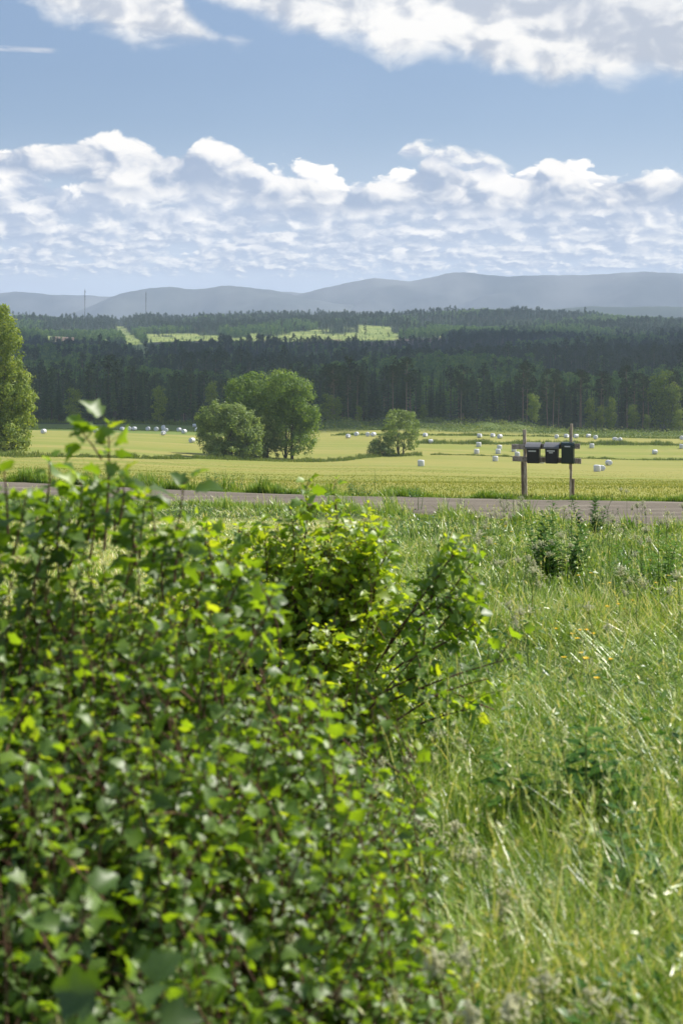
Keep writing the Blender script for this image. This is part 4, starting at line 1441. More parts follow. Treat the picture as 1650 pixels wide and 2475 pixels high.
x, y = meadow_pts(260000, 2.3, 33)
ys_ = np.exp(r.uniform(math.log(1.2), math.log(33), 75000)); sg_ = np.where(r.random(75000) < .6, 1, -1)
x = np.concatenate([x, sg_ * (.315 * ys_ + r.uniform(.2, 3.2, 75000))]); y = np.concatenate([y, ys_])
ok = y < road_near(x) + r.normal(-.1, .35, len(x))
x, y = x[ok], y[ok]
lw = lawn_w(x, y)
flow = bumps(x, y, 6.0) * 1.3 + bumps(x + 9, y, 2.2) * .7
az = np.where(r.random(len(x)) < .2, r.uniform(0, 6.28, len(x)), np.where(r.random(len(x)) < .52, R(86), R(-78)) + flow * .4 + r.normal(0, .5, len(x)))
flat = sstep(bumps(x - 5, y + 3, 3.4) + .35 * bumps(x, y, 1.1), -.35, .75)
nr_ = sstep(road_near(x) - y, .3, 6.0)
h = (.11 + .22 * r.random(len(x)) ** 1.6) * (1 + .3 * bumps(x, y, 3) + .3 * bumps(x, y, 1.1)) * (1 - .65 * lw) * (.30 + .70 * nr_)
lean = np.clip(np.where(r.random(len(x)) < .25, .45, 1.0) + .45 * flat + r.normal(0, .25, len(x)), .05, 1.62)
w = (.0030 + .00045 * y) * r.uniform(.6, 1.35, len(x))
dry = sstep(bumps(x + 31, y - 12, 4.5), .1, .9)
tint = np.clip(.40 + .13 * bumps(x, y, 5) + .12 * bumps(x, y, 1.7) + .09 * bumps(x + 4, y, .6) + r.normal(0, .24, len(x)) - (r.random(len(x)) < .25) * .3 + .18 * dry + .3 * lw + (r.random(len(x)) < .05) * .45, 0, 1)
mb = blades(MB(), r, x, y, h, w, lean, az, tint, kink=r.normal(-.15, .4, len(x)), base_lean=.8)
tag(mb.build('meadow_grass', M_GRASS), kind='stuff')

# taller flowering grass stalks with feathery tops
x, y = meadow_pts(6500, 2.6, 29)
ok = (y < road_near(x) + .1) & (lawn_w(x, y) < .4) & (r.random(len(x)) < .45)
x, y = x[ok], y[ok]
n = len(x)
hh = r.uniform(.30, .62, n) * (.5 + .5 * sstep(road_near(x) - y, .3, 6.0)); az = R(-40) + bumps(x, y, 6) * 1.2 + r.normal(0, 1.6, n); ln = np.clip(r.normal(.35, .25, n), .03, 1.1)
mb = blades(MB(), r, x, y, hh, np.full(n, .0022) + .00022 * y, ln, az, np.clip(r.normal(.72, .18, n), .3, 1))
V0 = mb.v[0].reshape(n, 7, 3)
tip = V0[:, 6]; dirs = tip - (V0[:, 4] + V0[:, 5]) / 2
dirs /= np.linalg.norm(dirs, axis=1, keepdims=True)
K = 9
s = r.random((n, K)); side = r.normal(size=(n, K, 3)) * .014
p0 = tip[:, None] - dirs[:, None] * (s * .13)[..., None]
p1 = p0 + side + dirs[:, None] * .018
wv = np.cross(dirs[:, None], side); wv /= np.linalg.norm(wv, axis=2, keepdims=True) + 1e-9
wv = wv * (.0022 + .00025 * y)[:, None, None]
tri = np.stack([p0 - wv, p0 + wv, p1], 2).reshape(-1, 3)
mb.add(tri, np.arange(len(tri)).reshape(-1, 3), np.repeat(np.clip(r.normal(.85, .12, n * K), 0, 1), 3))
tag(mb.build('flowering_grass', M_GRASS), kind='stuff')

# broad clover and herb leaves low in the grass
x, y = meadow_pts(15000, 2.6, 24)
ok = (y < road_near(x) - .3) & (lawn_w(x, y) < .5) & (bumps(x + 3, y, 3) + .5 * bumps(x, y, .9) > .1)
x, y = x[ok], y[ok]; n = len(x)
c = np.stack([x, y, gz(x, y) + r.uniform(.06, .34, n)], -1)
nn = r.normal(size=(n, 3)) * .5 + [0, 0, 1]; nn /= np.linalg.norm(nn, axis=1, keepdims=True)
a = np.cross(nn, r.normal(size=(n, 3))); a /= np.linalg.norm(a, axis=1, keepdims=True); b = np.cross(nn, a)
L = (r.uniform(.010, .026, n) * (1 + .025 * y))[:, None]
q = np.stack([c - a * L, c + b * L * .5 + nn * L * .15, c + a * L, c - b * L * .5 + nn * L * .15], 1).reshape(-1, 3)
tag(MB().add(q, np.arange(len(q)).reshape(-1, 4), np.repeat(np.clip(r.normal(.7, .22, n), 0, 1), 4)).build('meadow_herbs', M_WEED), kind='stuff')

# stubble and regrowth on the mown field, thinning with distance
n = 110000
u = r.random(n)
y = np.exp(np.log(24) + (np.log(240) - np.log(24)) * u ** 1.25)
x = r.uniform(-.31, .31, n) * y
ok = y > road_far(x) + .25
x, y = x[ok], y[ok]; n = len(x)
edge = np.clip(1 - (y - road_far(x)) / 2.2, 0, 1)
h = (.025 + .055 * r.random(n) ** 2) * (1 + edge * 1.6) * (1 - .6 * sstep(y, 45, 120))
w = (.004 + .00045 * y) * r.uniform(.6, 1.3, n)
tint = np.clip(.5 + .2 * bumps(x, y, 9) + r.normal(0, .2, n) + (r.random(n) < .07) * -.5 - edge * .25, 0, 1)
tag(blades(MB(), r, x, y, h, w, np.clip(r.normal(.5, .3, n), .05, 1.3), r.uniform(0, 6.28, n), tint).build('field_grass', M_FIELDGRASS), kind='stuff')

# ditches and field margins left unmown
def strip(name, pix, wide, n, hh, ww, tmean=.45, jit=1.0):
    P = [at(a, b, 40) for a, b in pix]
    L = np.array([[p.x, p.y] for p in P])
    seg = np.linalg.norm(np.diff(L, axis=0), axis=1); cum = np.concatenate([[0], np.cumsum(seg)])
    s = r.random(n) * cum[-1]
    x = np.interp(s, cum, L[:, 0]); y = np.interp(s, cum, L[:, 1]) + r.normal(0, wide, n)
    lump = .65 + .45 * np.clip(bumps(x, y, 11) + .6 * bumps(x, y, 3.7), -.9, 1.4)
    h = hh * r.uniform(.4, .9, n) * lump
    mb = blades(MB(), r, x, y, h, ww * r.uniform(.6, 1.4, n), np.clip(r.normal(.45, .3, n), .05, 1.2), r.uniform(0, 6.28, n), np.clip(r.normal(tmean, .2, n), 0, 1))
    return tag(mb.build(name, M_DITCH), kind='stuff')


strip('ditch_grass', [(1003, 1071), (1150, 1072), (1400, 1073), (1560, 1074), (1760, 1077)], 1.5, 9000, 1.25, .11, .35)
strip('ditch_grass', [(1040, 1099), (1130, 1100), (1260, 1105), (1420, 1108), (1740, 1111)], .7, 5200, .65, .10, .45)
strip('ditch_grass', [(-120, 1098), (60, 1105), (250, 1106), (480, 1108), (640, 1114), (760, 1116), (830, 1113), (880, 1106), (930, 1101), (1020, 1100)], 1.9, 15000, 1.0, .10, .45)
strip('ditch_grass', [(-60, 1040), (120, 1037), (300, 1039), (470, 1044), (600, 1048)], 1.2, 4500, .5, .11, .3)
strip('ditch_grass', [(-100, 1024), (150, 1021), (480, 1027), (620, 1030)], 2.5, 6000, 1.6, .2, .25)
strip('ditch_grass', [(800, 1052), (1000, 1052), (1250, 1054), (1500, 1058), (1750, 1062)], 1.5, 7000, .9, .14, .3)

# rough scrub between the field and the forest
n = 26000
t = r.uniform(-.03, .32, n); y = r.uniform(398, 440, n); x = t * y
cl = bumps(x, y, 14) + .6 * bumps(x + 40, y, 5)
h = np.clip(.7 + .55 * cl + r.normal(0, .2, n), .15, 2.2)
c = np.stack([x, y, gz(x, y) + h * r.random(n)], -1)
nn = r.normal(size=(n, 3)) + [0, -.3, .8]; nn /= np.linalg.norm(nn, axis=1, keepdims=True)
a = np.cross(nn, r.normal(size=(n, 3))); a /= np.linalg.norm(a, axis=1, keepdims=True); b = np.cross(nn, a)
L = r.uniform(.14, .34, n)[:, None]
q = np.stack([c - a * L, c + b * L * .5, c + a * L, c - b * L * .5], 1).reshape(-1, 3)
tag(MB().add(q, np.arange(len(q)).reshape(-1, 4), np.repeat(np.clip(.4 + .2 * cl + r.normal(0, .15, n), 0, 1), 4)).build('scrub_undergrowth', M_DITCH), kind='stuff')

# grass along both edges of the road
n = 26000
x = r.uniform(-14, 9.5, n)
y = road_far(x) + np.abs(r.normal(0, .35, n)) + .02
lump = np.clip(.6 + .6 * bumps(x, y, 2.3) + .3 * bumps(x, y, .8), .15, 1.6)
right = 1 - .55 * sstep(x, -.5, 2)
h = .26 * lump * right * r.uniform(.5, 1.25, n)
tag(blades(MB(), r, x, y, h, np.full(n, .017) * r.uniform(.6, 1.4, n), np.clip(r.normal(.5, .3, n), .05, 1.3), r.uniform(0, 6.28, n), np.clip(.35 + r.normal(0, .2, n), 0, 1)).build('verge_grass', M_GRASS), kind='stuff')
n = 20000
x = r.uniform(-11, 8.5, n)
y = road_near(x) - np.abs(r.normal(0, .55, n)) + .25
lump = np.clip(.75 + .6 * bumps(x, y, 1.7) + .3 * bumps(x, y, .6), .2, 1.8)
tag(blades(MB(), r, x, y, .15 * lump ** 1.5 * r.uniform(.4, 1.5, n) * (.45 + .55 * sstep(x, -4, 1)), np.full(n, .012) * r.uniform(.6, 1.4, n), np.clip(r.normal(.5, .3, n), .05, 1.3), R(-60) + r.normal(0, .9, n), np.clip(.5 + r.normal(0, .22, n), 0, 1)).build('verge_grass', M_GRASS), kind='stuff')

# ------------------------------------------------------------------ currant-like shrubs
_half = [(-.08, .20, .04), (.08, .48, .09), (.24, .37, .07), (.50, .52, .08), (.61, .31, .04), (.80, .22, .0)]
LEAF_V = np.array([(0, 0, 0), (.45, 0, .02), (1.0, 0, -.10)] + _half + [(a, -b, c) for a, b, c in _half])
_hf = [(0, 2, 0 + 3), (3, 5, 4), (0, 5, 3), (0, 1, 5), (5, 1, 6), (1, 7, 6), (1, 8, 7), (1, 2, 8)][1:]
LEAF_F = np.array(_hf + [tuple((v + 6 if v > 2 else v) for v in f)[::-1] for f in _hf])


def leaves_at(mb, r, P, D, N, L, tint):
    """lobed leaves: base P, pointing along D, face normal N, length L"""
    n = len(P)
    D = D / (np.linalg.norm(D, axis=1, keepdims=True) + 1e-9)
    N = N - (N * D).sum(1, keepdims=True) * D; N /= np.linalg.norm(N, axis=1, keepdims=True) + 1e-9
    B = np.cross(N, D)
    lv = np.repeat(LEAF_V[None], n, 0).copy()
    fold = r.uniform(-.1, .7, n)[:, None]
    curl = r.uniform(0, .35, n)[:, None]
    lv[:, :, 2] += np.abs(lv[:, :, 1]) * fold - lv[:, :, 0] ** 2 * curl
    lv[:, :, 1] *= r.uniform(.85, 1.15, n)[:, None]
    lv += r.normal(0, .025, lv.shape)
    V = P[:, None] + (lv[..., 0:1] * D[:, None] + lv[..., 1:2] * B[:, None] + lv[..., 2:3] * N[:, None]) * L[:, None, None]
    f = (np.arange(n)[:, None, None] * 15 + LEAF_F[None]).reshape(-1, 3)
    mb.add(V.reshape(-1, 3), f, np.repeat(np.clip(tint, 0, 1), 15))


def shoot(stem, leaf, r, p0, p1, nl, L, bow=.08, rad=.0028, tint=.45, bare=.08, tipsmall=.45, young=.35):
    p0 = np.asarray(p0, float); p1 = np.asarray(p1, float)
    ax = p1 - p0; ln = np.linalg.norm(ax)
    side = np.cross(ax, r.normal(size=3)); side /= np.linalg.norm(side) + 1e-9
    s = np.linspace(0, 1, 6)
    path = p0 + ax * s[:, None] + side * (np.sin(s * np.pi) * bow * ln)[:, None] + np.array([0, 0, 1]) * (np.sin(s * np.pi) * .05 * ln)[:, None]
    stem.tube(path, np.linspace(rad, rad * .35, 6), 5, cap=False)
    sl = bare + (1 - bare) * (np.arange(nl) + r.random(nl) * .6) / nl
    sl = np.clip(sl, 0, 1)
    P = np.stack([np.interp(sl, s, path[:, k]) for k in range(3)], -1)
    axn = ax / ln
    ang = np.arange(nl) * 2.4 + r.uniform(0, 6.28)
    u = np.cross(axn, [0.3, .2, .9]); u /= np.linalg.norm(u) + 1e-9
    v = np.cross(axn, u)
    out = u * np.cos(ang)[:, None] + v * np.sin(ang)[:, None]
    D = out + axn * (.25 + .9 * sl ** 3)[:, None] + r.normal(0, .22, (nl, 3)) + [0, 0, -.15]
    N = axn * .45 + np.array([0, 0, .8]) + r.normal(0, .6, (nl, 3))
    LL = L * (.42 + .95 * r.random(nl) ** 1.4) * (1 - (1 - tipsmall) * np.clip((sl - .55) / .45, 0, 1))
    Dn = D / np.linalg.norm(D, axis=1, keepdims=True)
    pet = LL * r.uniform(.35, .75, nl)
    P2 = P + Dn * pet[:, None] + [0, 0, .002]
    w = LL * .022
    leaves_at(leaf, r, P2, D, N, LL, tint + r.normal(0, .14, nl) + young * np.clip((sl - .65) / .35, 0, 1))
    # petioles
    s2 = np.cross(Dn, [0, 0, 1.0]); s2 /= np.linalg.norm(s2, axis=1, keepdims=True) + 1e-9
    up = np.cross(s2, Dn)
    w = (LL * .025)[:, None]
    tri = np.stack([P - s2 * w, P + s2 * w, P2 + s2 * w * .7, P2 - s2 * w * .7], 1).reshape(-1, 3)
    stem.add(tri, np.arange(len(tri)).reshape(-1, 4))
    return path


def shrub(name, seed, lumps, n, root_y, L, label, extra=(), sprigs=0, tint0=.43, nl=(8, 13), slen=(.22, .42), trunk_n=14, depth=.5):
    """lumps: (x, y, z, rx, ry, rz) absolute; shoots start inside and end at the skin of the lumps"""
    r = np.random.default_rng(seed)
    st, lf = MB(), MB()
    lumps = np.asarray(lumps, float)
    ctr = lumps[:, :3].mean(0)
    base = np.array([ctr[0], root_y, float(gz(ctr[0], root_y))])
    wgt = lumps[:, 3] * lumps[:, 5] + lumps[:, 3] * lumps[:, 4]; wgt = wgt / wgt.sum()
    ends = []
    for _ in range(n):
        k = r.choice(len(lumps), p=wgt)
        d = r.normal(size=3); d[2] = abs(d[2]) * 1.0 - .25; d[1] -= .25; d /= np.linalg.norm(d)
        rr = 1 - depth * r.random() ** 1.7
        tip = lumps[k, :3] + d * lumps[k, 3:] * rr
        g = float(gz(tip[0], tip[1])) + .06
        if tip[2] < g: tip[2] = g + r.random() * .2
        dirn = d * .65 + np.array([0, 0, .7]) + r.normal(0, .35, 3); dirn /= np.linalg.norm(dirn)
        ln = r.uniform(*slen)
        p0 = tip - dirn * ln
        p0[2] = max(p0[2], float(gz(p0[0], p0[1])) + .02)
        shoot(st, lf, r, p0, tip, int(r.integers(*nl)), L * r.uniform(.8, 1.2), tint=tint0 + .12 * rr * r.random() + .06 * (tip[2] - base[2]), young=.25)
        ends.append(p0)
    idx = r.choice(len(ends), min(len(ends), trunk_n * 6), replace=False)
    for i in idx:
        p0 = ends[i]
        b = base + np.array([r.normal(0, .10), r.normal(0, .10), -.03])
        m = b + (p0 - b) * .5 + np.array([0, 0, .18]) + r.normal(0, .04, 3)
        st.tube([b, b + (m - b) * .5 + [0, 0, .05], m, (m + p0) / 2 + [0, 0, .03], p0], [.011, .009, .007, .005, .003], 5, cap=False)
    for (p0, p1, nl_, L_, rad_, kw) in extra:
        path = shoot(st, lf, r, p0, p1, nl_, L_, rad=rad_, **kw)
        for _ in range(sprigs):
            f = r.uniform(.3, .95)
            b = np.array([np.interp(f, np.linspace(0, 1, 6), path[:, k]) for k in range(3)])
            dv = (np.asarray(p1) - np.asarray(p0)); dv = dv / np.linalg.norm(dv) * .6 + r.normal(0, .6, 3)
            shoot(st, lf, r, b, b + dv / np.linalg.norm(dv) * r.uniform(.10, .24), 8, L_ * .95, rad=.0025, tint=kw.get('tint', .5), young=.3, tipsmall=.7)
    e = empty(name, base)
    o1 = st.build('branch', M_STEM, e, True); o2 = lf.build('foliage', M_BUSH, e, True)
    for o in (o1, o2):
        o.matrix_parent_inverse = Matrix.Translation(-Vector(base))
    return tag(e, label, 'shrub', 'currant shrubs by the meadow')


def P3(px, py, Y):
    return np.array([(px - PX0) / F * Y, Y, CAM_Z - (py - PY0) / F * Y])


# near shrub: fills the lower left of the view
lumps = [(-.95, 3.9, .57, .75, .95, .72), (-.45, 3.7, .50, .56, .95, .62), (-.70, 4.2, .72, .45, .60, .50), (-1.35, 4.2, .66, .6, .8, .60), (-.25, 3.3, .42, .48, .75, .48),
         (-.70, 3.2, .50, .60, .72, .52), (-.05, 3.0, .26, .36, .55, .36), (-.35, 2.75, .34, .48, .45, .38), (-.12, 4.1, .38, .40, .6, .52), (.04, 3.5, .22, .28, .55, .34)]
ex = []
# the shoot that stands up alone against the field, and a few others that break the outline
ex.append((P3(252, 1330, 3.75), P3(262, 1020, 3.70), 26, .050, .0045, dict(bow=.03, tint=.45, bare=.12, tipsmall=1.0, young=.45)))
ex.append((P3(246, 1110, 3.70), P3(198, 1045, 3.68), 9, .050, .003, dict(bow=.05, tint=.5, bare=.4, tipsmall=.9, young=.3)))
ex.append((P3(392, 1400, 4.0), P3(445, 1165, 3.95), 15, .062, .004, dict(bow=.06, tint=.42, bare=.2, tipsmall=.95, young=.3)))
ex.append((P3(95, 1300, 3.9), P3(120, 1105, 3.9), 15, .056, .004, dict(bow=.05, tint=.45, bare=.1, young=.3)))
ex.append((P3(20, 1290, 3.6), P3(8, 1120, 3.6), 12, .056, .004, dict(bow=.05, tint=.45, bare=.1, young=.3)))
ex.append((P3(170, 1330, 4.1), P3(185, 1175, 4.1), 14, .056, .004, dict(bow=.05, tint=.45, bare=.1, young=.3)))
ex.append((P3(330, 1370, 4.1), P3(318, 1200, 4.1), 14, .056, .004, dict(bow=.05, tint=.45, bare=.1, young=.3)))
ex.append((P3(560, 1640, 3.6), P3(668, 1405, 3.6), 14, .056, .004, dict(bow=.08, tint=.5, bare=.2, young=.35)))
ex.append((P3(330, 2520, 2.25), P3(300, 2375, 2.2), 7, .062, .004, dict(bow=.08, tint=.4, bare=.2, young=.1, tipsmall=.9)))
ex.append((P3(160, 2300, 2.45), P3(205, 2170, 2.4), 8, .06, .004, dict(bow=.08, tint=.4, bare=.2, young=.1, tipsmall=.9)))
q_ = np.random.default_rng(5)
for _ in range(34):
    px = q_.uniform(-60, 640); top = np.interp(px, [-60, 120, 260, 400, 520, 660], [1190, 1190, 1195, 1240, 1345, 1430]) + q_.normal(5, 30)
    Y = q_.uniform(3.7, 4.3)
    ex.append((P3(px + q_.normal(0, 30), top + q_.uniform(110, 200), Y), P3(px, top, Y), int(q_.integers(16, 23)), q_.uniform(.040, .052), .004, dict(bow=.07, tint=.48, bare=.1, young=.3, tipsmall=.7)))
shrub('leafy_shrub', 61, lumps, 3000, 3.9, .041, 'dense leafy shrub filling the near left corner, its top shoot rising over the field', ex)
# second shrub a few metres further on
lumps = [(-.20, 7.1, .50, .38, .42, .60), (.06, 7.2, .52, .30, .40, .54), (-.62, 7.0, .42, .38, .45, .52), (-.12, 6.8, .15, .5, .45, .42), (.20, 6.7, -.06, .36, .4, .26)]
ex = []
for a, b, Y, nl_ in [((700, 1500), (745, 1205), 7.1, 15), ((760, 1520), (812, 1200), 7.2, 15), ((690, 1500), (700, 1222), 7.0, 14), ((850, 1480), (925, 1270), 7.1, 14), ((900, 1470), (940, 1330), 7.0, 11), ((650, 1480), (640, 1290), 7.0, 12),
                     ((930, 1580), (1120, 1310), 6.8, 20), ((940, 1600), (1150, 1345), 6.7, 17), ((1000, 1500), (1150, 1420), 6.75, 14), ((960, 1540), (1060, 1340), 6.9, 14), ((980, 1600), (1160, 1500), 6.6, 14), ((900, 1640), (1080, 1420), 6.8, 15), ((950, 1620), (1140, 1530), 6.7, 12),
                     ((930, 1700), (1240, 1590), 6.5, 13), ((960, 1740), (1180, 1640), 6.4, 12), ((990, 1760), (1130, 1715), 6.4, 10), ((900, 1690), (1060, 1620), 6.5, 13), ((880, 1730), (1030, 1560), 6.5, 12), ((530, 1480), (500, 1265), 7.0, 13), ((560, 1450), (580, 1270), 7.0, 13), ((1040, 1450), (1105, 1335), 6.75, 12), ((1060, 1520), (1165, 1450), 6.65, 12)]:
    ex.append((P3(*a, Y), P3(*b, Y - .05), int(nl_ * 2.0), .056, .006, dict(bow=.07, tint=.62, bare=.08, young=.3, tipsmall=.8)))
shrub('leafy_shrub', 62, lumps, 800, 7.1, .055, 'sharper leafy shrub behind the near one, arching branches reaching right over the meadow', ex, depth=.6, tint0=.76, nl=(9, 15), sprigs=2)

# ------------------------------------------------------------------ weeds and flowers that stand out
def leafy_weed(loc, H, nl, L, wl, seed, label, cat='plant', name='leafy_weed', group=None, lean=(0, 0), droop=.3, stems=1, base_leaf=.15, tint=.4, dark=False):
    r = np.random.default_rng(seed)
    st, lf = MB(), MB()
    for q in range(stems):
        a = r.uniform(0, 6.28); off = np.array([math.cos(a), math.sin(a), 0]) * (.05 * (q > 0) + .03 * q)
        h = H * (1 if q == 0 else r.uniform(.6, .95))
        top = off * 2.2 + np.array([lean[0], lean[1], h])
        s = np.linspace(0, 1, 6)
        path = off + (top - off) * s[:, None] + np.array([lean[0], lean[1], 0]) * (s ** 2 * .4)[:, None]
        st.tube(path, np.linspace(.006, .002, 6), 5, cap=False)
        sl = base_leaf + (1 - base_leaf) * (np.arange(nl) + r.random(nl) * .5) / nl
        ang = np.arange(nl) * 2.4 + r.uniform(0, 6)
        for k in range(nl):
            P = np.array([np.interp(sl[k], s, path[:, j]) for j in range(3)])
            d = np.array([math.cos(ang[k]), math.sin(ang[k]), .55 - droop * r.random()])
            d /= np.linalg.norm(d)
            ll = L * r.uniform(.7, 1.15) * (1 - .55 * sl[k] ** 2)
            up = np.array([0, 0, 1.0]); up = up - up.dot(d) * d; up /= np.linalg.norm(up); sd_ = np.cross(d, up)
            w = wl * ll / L * .5
            m = P + d * ll * .45; t = P + d * ll + np.array([0, 0, -.18 * ll])
            lf.add([P, m + sd_ * w + up * .1 * w, m - .12 * up * w, m - sd_ * w + up * .1 * w, t], [(0, 1, 2), (0, 2, 3), (1, 4, 2), (2, 4, 3)], np.clip(tint + r.normal(0, .15) + .25 * sl[k], 0, 1))
    e = empty(name, loc)
    st.build('stem', M_STALK, e); lf.build('foliage', M_DARKWEED if dark else M_WEED, e)
    return tag(e, label, cat, group)


wl_ = at(1325, 1420)
def G(px, py): return at(px, py, 2.5, 60)


leafy_weed(G(1335, 1410), .86, 40, .19, .075, 1, 'dark green leafy weed, tallest upright stem of the clump below the mailboxes', stems=3, tint=.3, dark=True)
leafy_weed(G(1310, 1425), .68, 36, .19, .075, 2, 'dark leafy weed left in the clump below the mailboxes', lean=(-.12, 0), stems=4, tint=.25, dark=True)
leafy_weed(G(1365, 1420), .62, 36, .19, .075, 3, 'dark leafy weed right in the clump below the mailboxes', lean=(.12, 0), stems=4, tint=.3, dark=True)
leafy_weed(G(1435, 1300), .62, 40, .14, .07, 4, 'bushy dark weed at the road edge right of the mailboxes', stems=6, tint=.2, dark=True)
leafy_weed(G(1550, 1450), .58, 30, .17, .065, 5, 'bright leafy weed left of the pair at the right side of the meadow', stems=4, tint=.75, dark=True)
leafy_weed(G(1590, 1440), .62, 30, .17, .065, 6, 'bright leafy weed right of the pair at the right side of the meadow', stems=4, tint=.75, dark=True)
leafy_weed(G(906, 1187), .50, 15, .16, .05, 7, 'slender young sapling alone at the field side of the road', name='sapling', cat='sapling', droop=.5, base_leaf=.3, tint=.3)
leafy_weed(G(1415, 2050), .48, 22, .22, .085, 8, 'dark jagged leaved weed low in the near meadow under a tall bare stem', stems=5, tint=.2, droop=.6, dark=True)
leafy_weed(G(1500, 2180), .32, 16, .17, .08, 9, 'broad leaved weed at the right in the near meadow', stems=4, tint=.35, droop=.6)
leafy_weed(G(1180, 1690), .35, 14, .11, .04, 10, 'small leafy weed beside the tips of the arching branches', stems=2, tint=.4)
for k, (px, py, hh) in enumerate([(520, 1178, .42), (545, 1182, .5), (500, 1174, .4), (575, 1184, .38), (620, 1184, .34), (300, 1172, .4), (350, 1176, .36), (400, 1178, .38), (850, 1196, .3), (880, 1200, .3), (1005, 1206, .28)]):
    leafy_weed(at(px, py), hh, 16, .14, .05, 20 + k, 'green weed growing along the far edge of the road', stems=4, tint=.3, droop=.4, group='weeds along the far road edge')
for k, (px, py, hh) in enumerate([(1010, 1240, .45), (1240, 1245, .55), (1256, 1260, .5), (1120, 1240, .4), (1480, 1330, .5), (940, 1240, .4), (1560, 1330, .5), (1380, 1320, .55)]):
    leafy_weed(at(px, py, 3, 60), hh, 18, .09, .022, 40 + k, 'slim weed stem growing along the near edge of the road', stems=2, tint=.45, group='weeds along the near road edge')


def umbel(loc, H, seed, label, group, lean=(0, 0), rad=.045):
    r = np.random.default_rng(seed)
    st = MB(); heads_ = []
    top = np.array([lean[0], lean[1], H])
    s = np.linspace(0, 1, 6)
    path = top * s[:, None] + np.array([r.normal(0, .03), r.normal(0, .03), 0]) * np.sin(s * np.pi)[:, None]
    st.tube(path, np.linspace(.0036, .0018, 6), 5, cap=False)
    heads = [(path[-1], rad)]
    for k in range(int(r.integers(1, 4))):
        f = r.uniform(.55, .8)
        b = np.array([np.interp(f, s, path[:, j]) for j in range(3)])
        a = r.uniform(0, 6.28)
        t = b + np.array([math.cos(a) * .09, math.sin(a) * .09, H * r.uniform(.12, .25)])
        st.tube([b, (b + t) / 2 + [0, 0, .02], t], [.002, .0016, .0014], 4, cap=False)
        heads.append((t, rad * r.uniform(.5, .8)))
    for c, rr in heads:
        fl = MB(); heads_.append(fl)
        for k in range(44):
            a = r.uniform(0, 6.28); q = rr * abs(r.normal(0, .62))
            p = c + np.array([math.cos(a) * q, math.sin(a) * q, .012 + .5 * (rr - q) * r.random() + r.normal(0, .012)])
            if k % 3 == 0:
                st.tube([c - [0, 0, rr * .5], p], [.0009, .0007], 3, cap=False)
            z_ = r.uniform(.0045, .0095)
            nn = r.normal(size=3) * .5 + [0, 0, 1]; nn /= np.linalg.norm(nn)
            u = np.cross(nn, [1, .3, .2]); u /= np.linalg.norm(u); v = np.cross(nn, u)
            fl.add([p + u * z_, p + v * z_, p - u * z_, p - v * z_, p + nn * z_ * .8], [(0, 1, 4), (1, 2, 4), (2, 3, 4), (3, 0, 4)])
    e = empty('umbel_flower', loc)
    st.build('stem', M_STALK, e)
    for fl in heads_: fl.build('flower_head', M_UMBEL, e)
    return tag(e, label, 'flower', group)


r = np.random.default_rng(88)
GU = 'cream umbel flowers in the meadow'
near_u = [(1010, 2060, .55), (1150, 2150, .5), (1225, 2250, .5), (1120, 2330, .55), (1310, 2380, .45), (885, 2090, .6), (700, 2300, .75), (960, 2270, .6), (1430, 2420, .4), (820, 2200, .7), (905, 1960, .6), (850, 1910, .6), (1100, 2070, .5), (930, 2440, .6), (790, 1985, .75), (1050, 1800, .5), (985, 1880, .5)]
for k, (px, py, hh) in enumerate(near_u):
    y_ = max(2.7, G(px, py + 120).y) if py < 2300 else r.uniform(2.75, 3.2)
    x_ = (px - PX0) / F * y_
    z_ = CAM_Z - (py - PY0) / F * y_
    g_ = float(gz(x_, y_))
    umbel((x_, y_, g_ - .01), max(.25, z_ - g_), 100 + k, 'cream umbel flower head on a thin stalk in the near meadow beside the shrub', GU, rad=.046)
for k in range(34):
    px = r.uniform(1080, 1700); py = r.uniform(1230, 1640)
    p = G(px, py + 40)
    if p.y > road_near(p.x) - .2: continue
    umbel(p, r.uniform(.40, .62), 200 + k, 'small cream umbel flower far back in the meadow towards the road', 'small cream umbels in the far meadow', rad=.05)


def buttercup(loc, H, seed, label, group):
    r = np.random.default_rng(seed)
    st, fl = MB(), MB()
    for q in range(int(r.integers(1, 3))):
        top = np.array([r.normal(0, .07), r.normal(0, .07), H * r.uniform(.8, 1)])
        st.tube([[0, 0, 0], top * .5 + [.01, 0, .03], top], [.0022, .0018, .0012], 4, cap=False)
        for k in range(5):
            a = k * 1.2566 + r.random() * .2
            d = np.array([math.cos(a), math.sin(a), .55]); sd_ = np.array([-math.sin(a), math.cos(a), 0])
            L = .016
            fl.add([top, top + d * L * .7 + sd_ * L * .55, top + d * L * 1.1, top + d * L * .7 - sd_ * L * .55], [(0, 1, 2), (0, 2, 3)])
    e = empty('buttercup', loc)
    st.build('stem', M_STALK, e); fl.build('petals', M_YELLOW, e)
    return tag(e, label, 'flower', group)


for k, (px, py) in enumerate([(1222, 1290), (1190, 1304), (1213, 1322), (1176, 1324), (1191, 1340), (1225, 1285), (1180, 1310), (1212, 1304), (1149, 1332), (1385, 1578), (1412, 1590), (1414, 1594), (1408, 1583), (1376, 1648), (1421, 1643), (1409, 1656),
                              (1369, 1590), (1470, 1730), (1395, 1620), (1435, 1430), (1560, 1398), (1600, 1432), (1640, 1420), (1500, 1515), (1530, 1450), (1475, 1456), (1640, 1440), (1556, 1446), (1470, 1660), (1494, 1516)]):
    y_ = G(px, py + 55 * 16 / max(5, G(px, py).y) * .55).y
    x_ = (px - PX0) / F * y_; g_ = float(gz(x_, y_)); z_ = CAM_Z - (py - PY0) / F * y_
    buttercup((x_, y_, g_), max(.3, z_ - g_), 300 + k, 'yellow buttercup on a thin stalk among the meadow grass', 'yellow buttercups in the meadow')

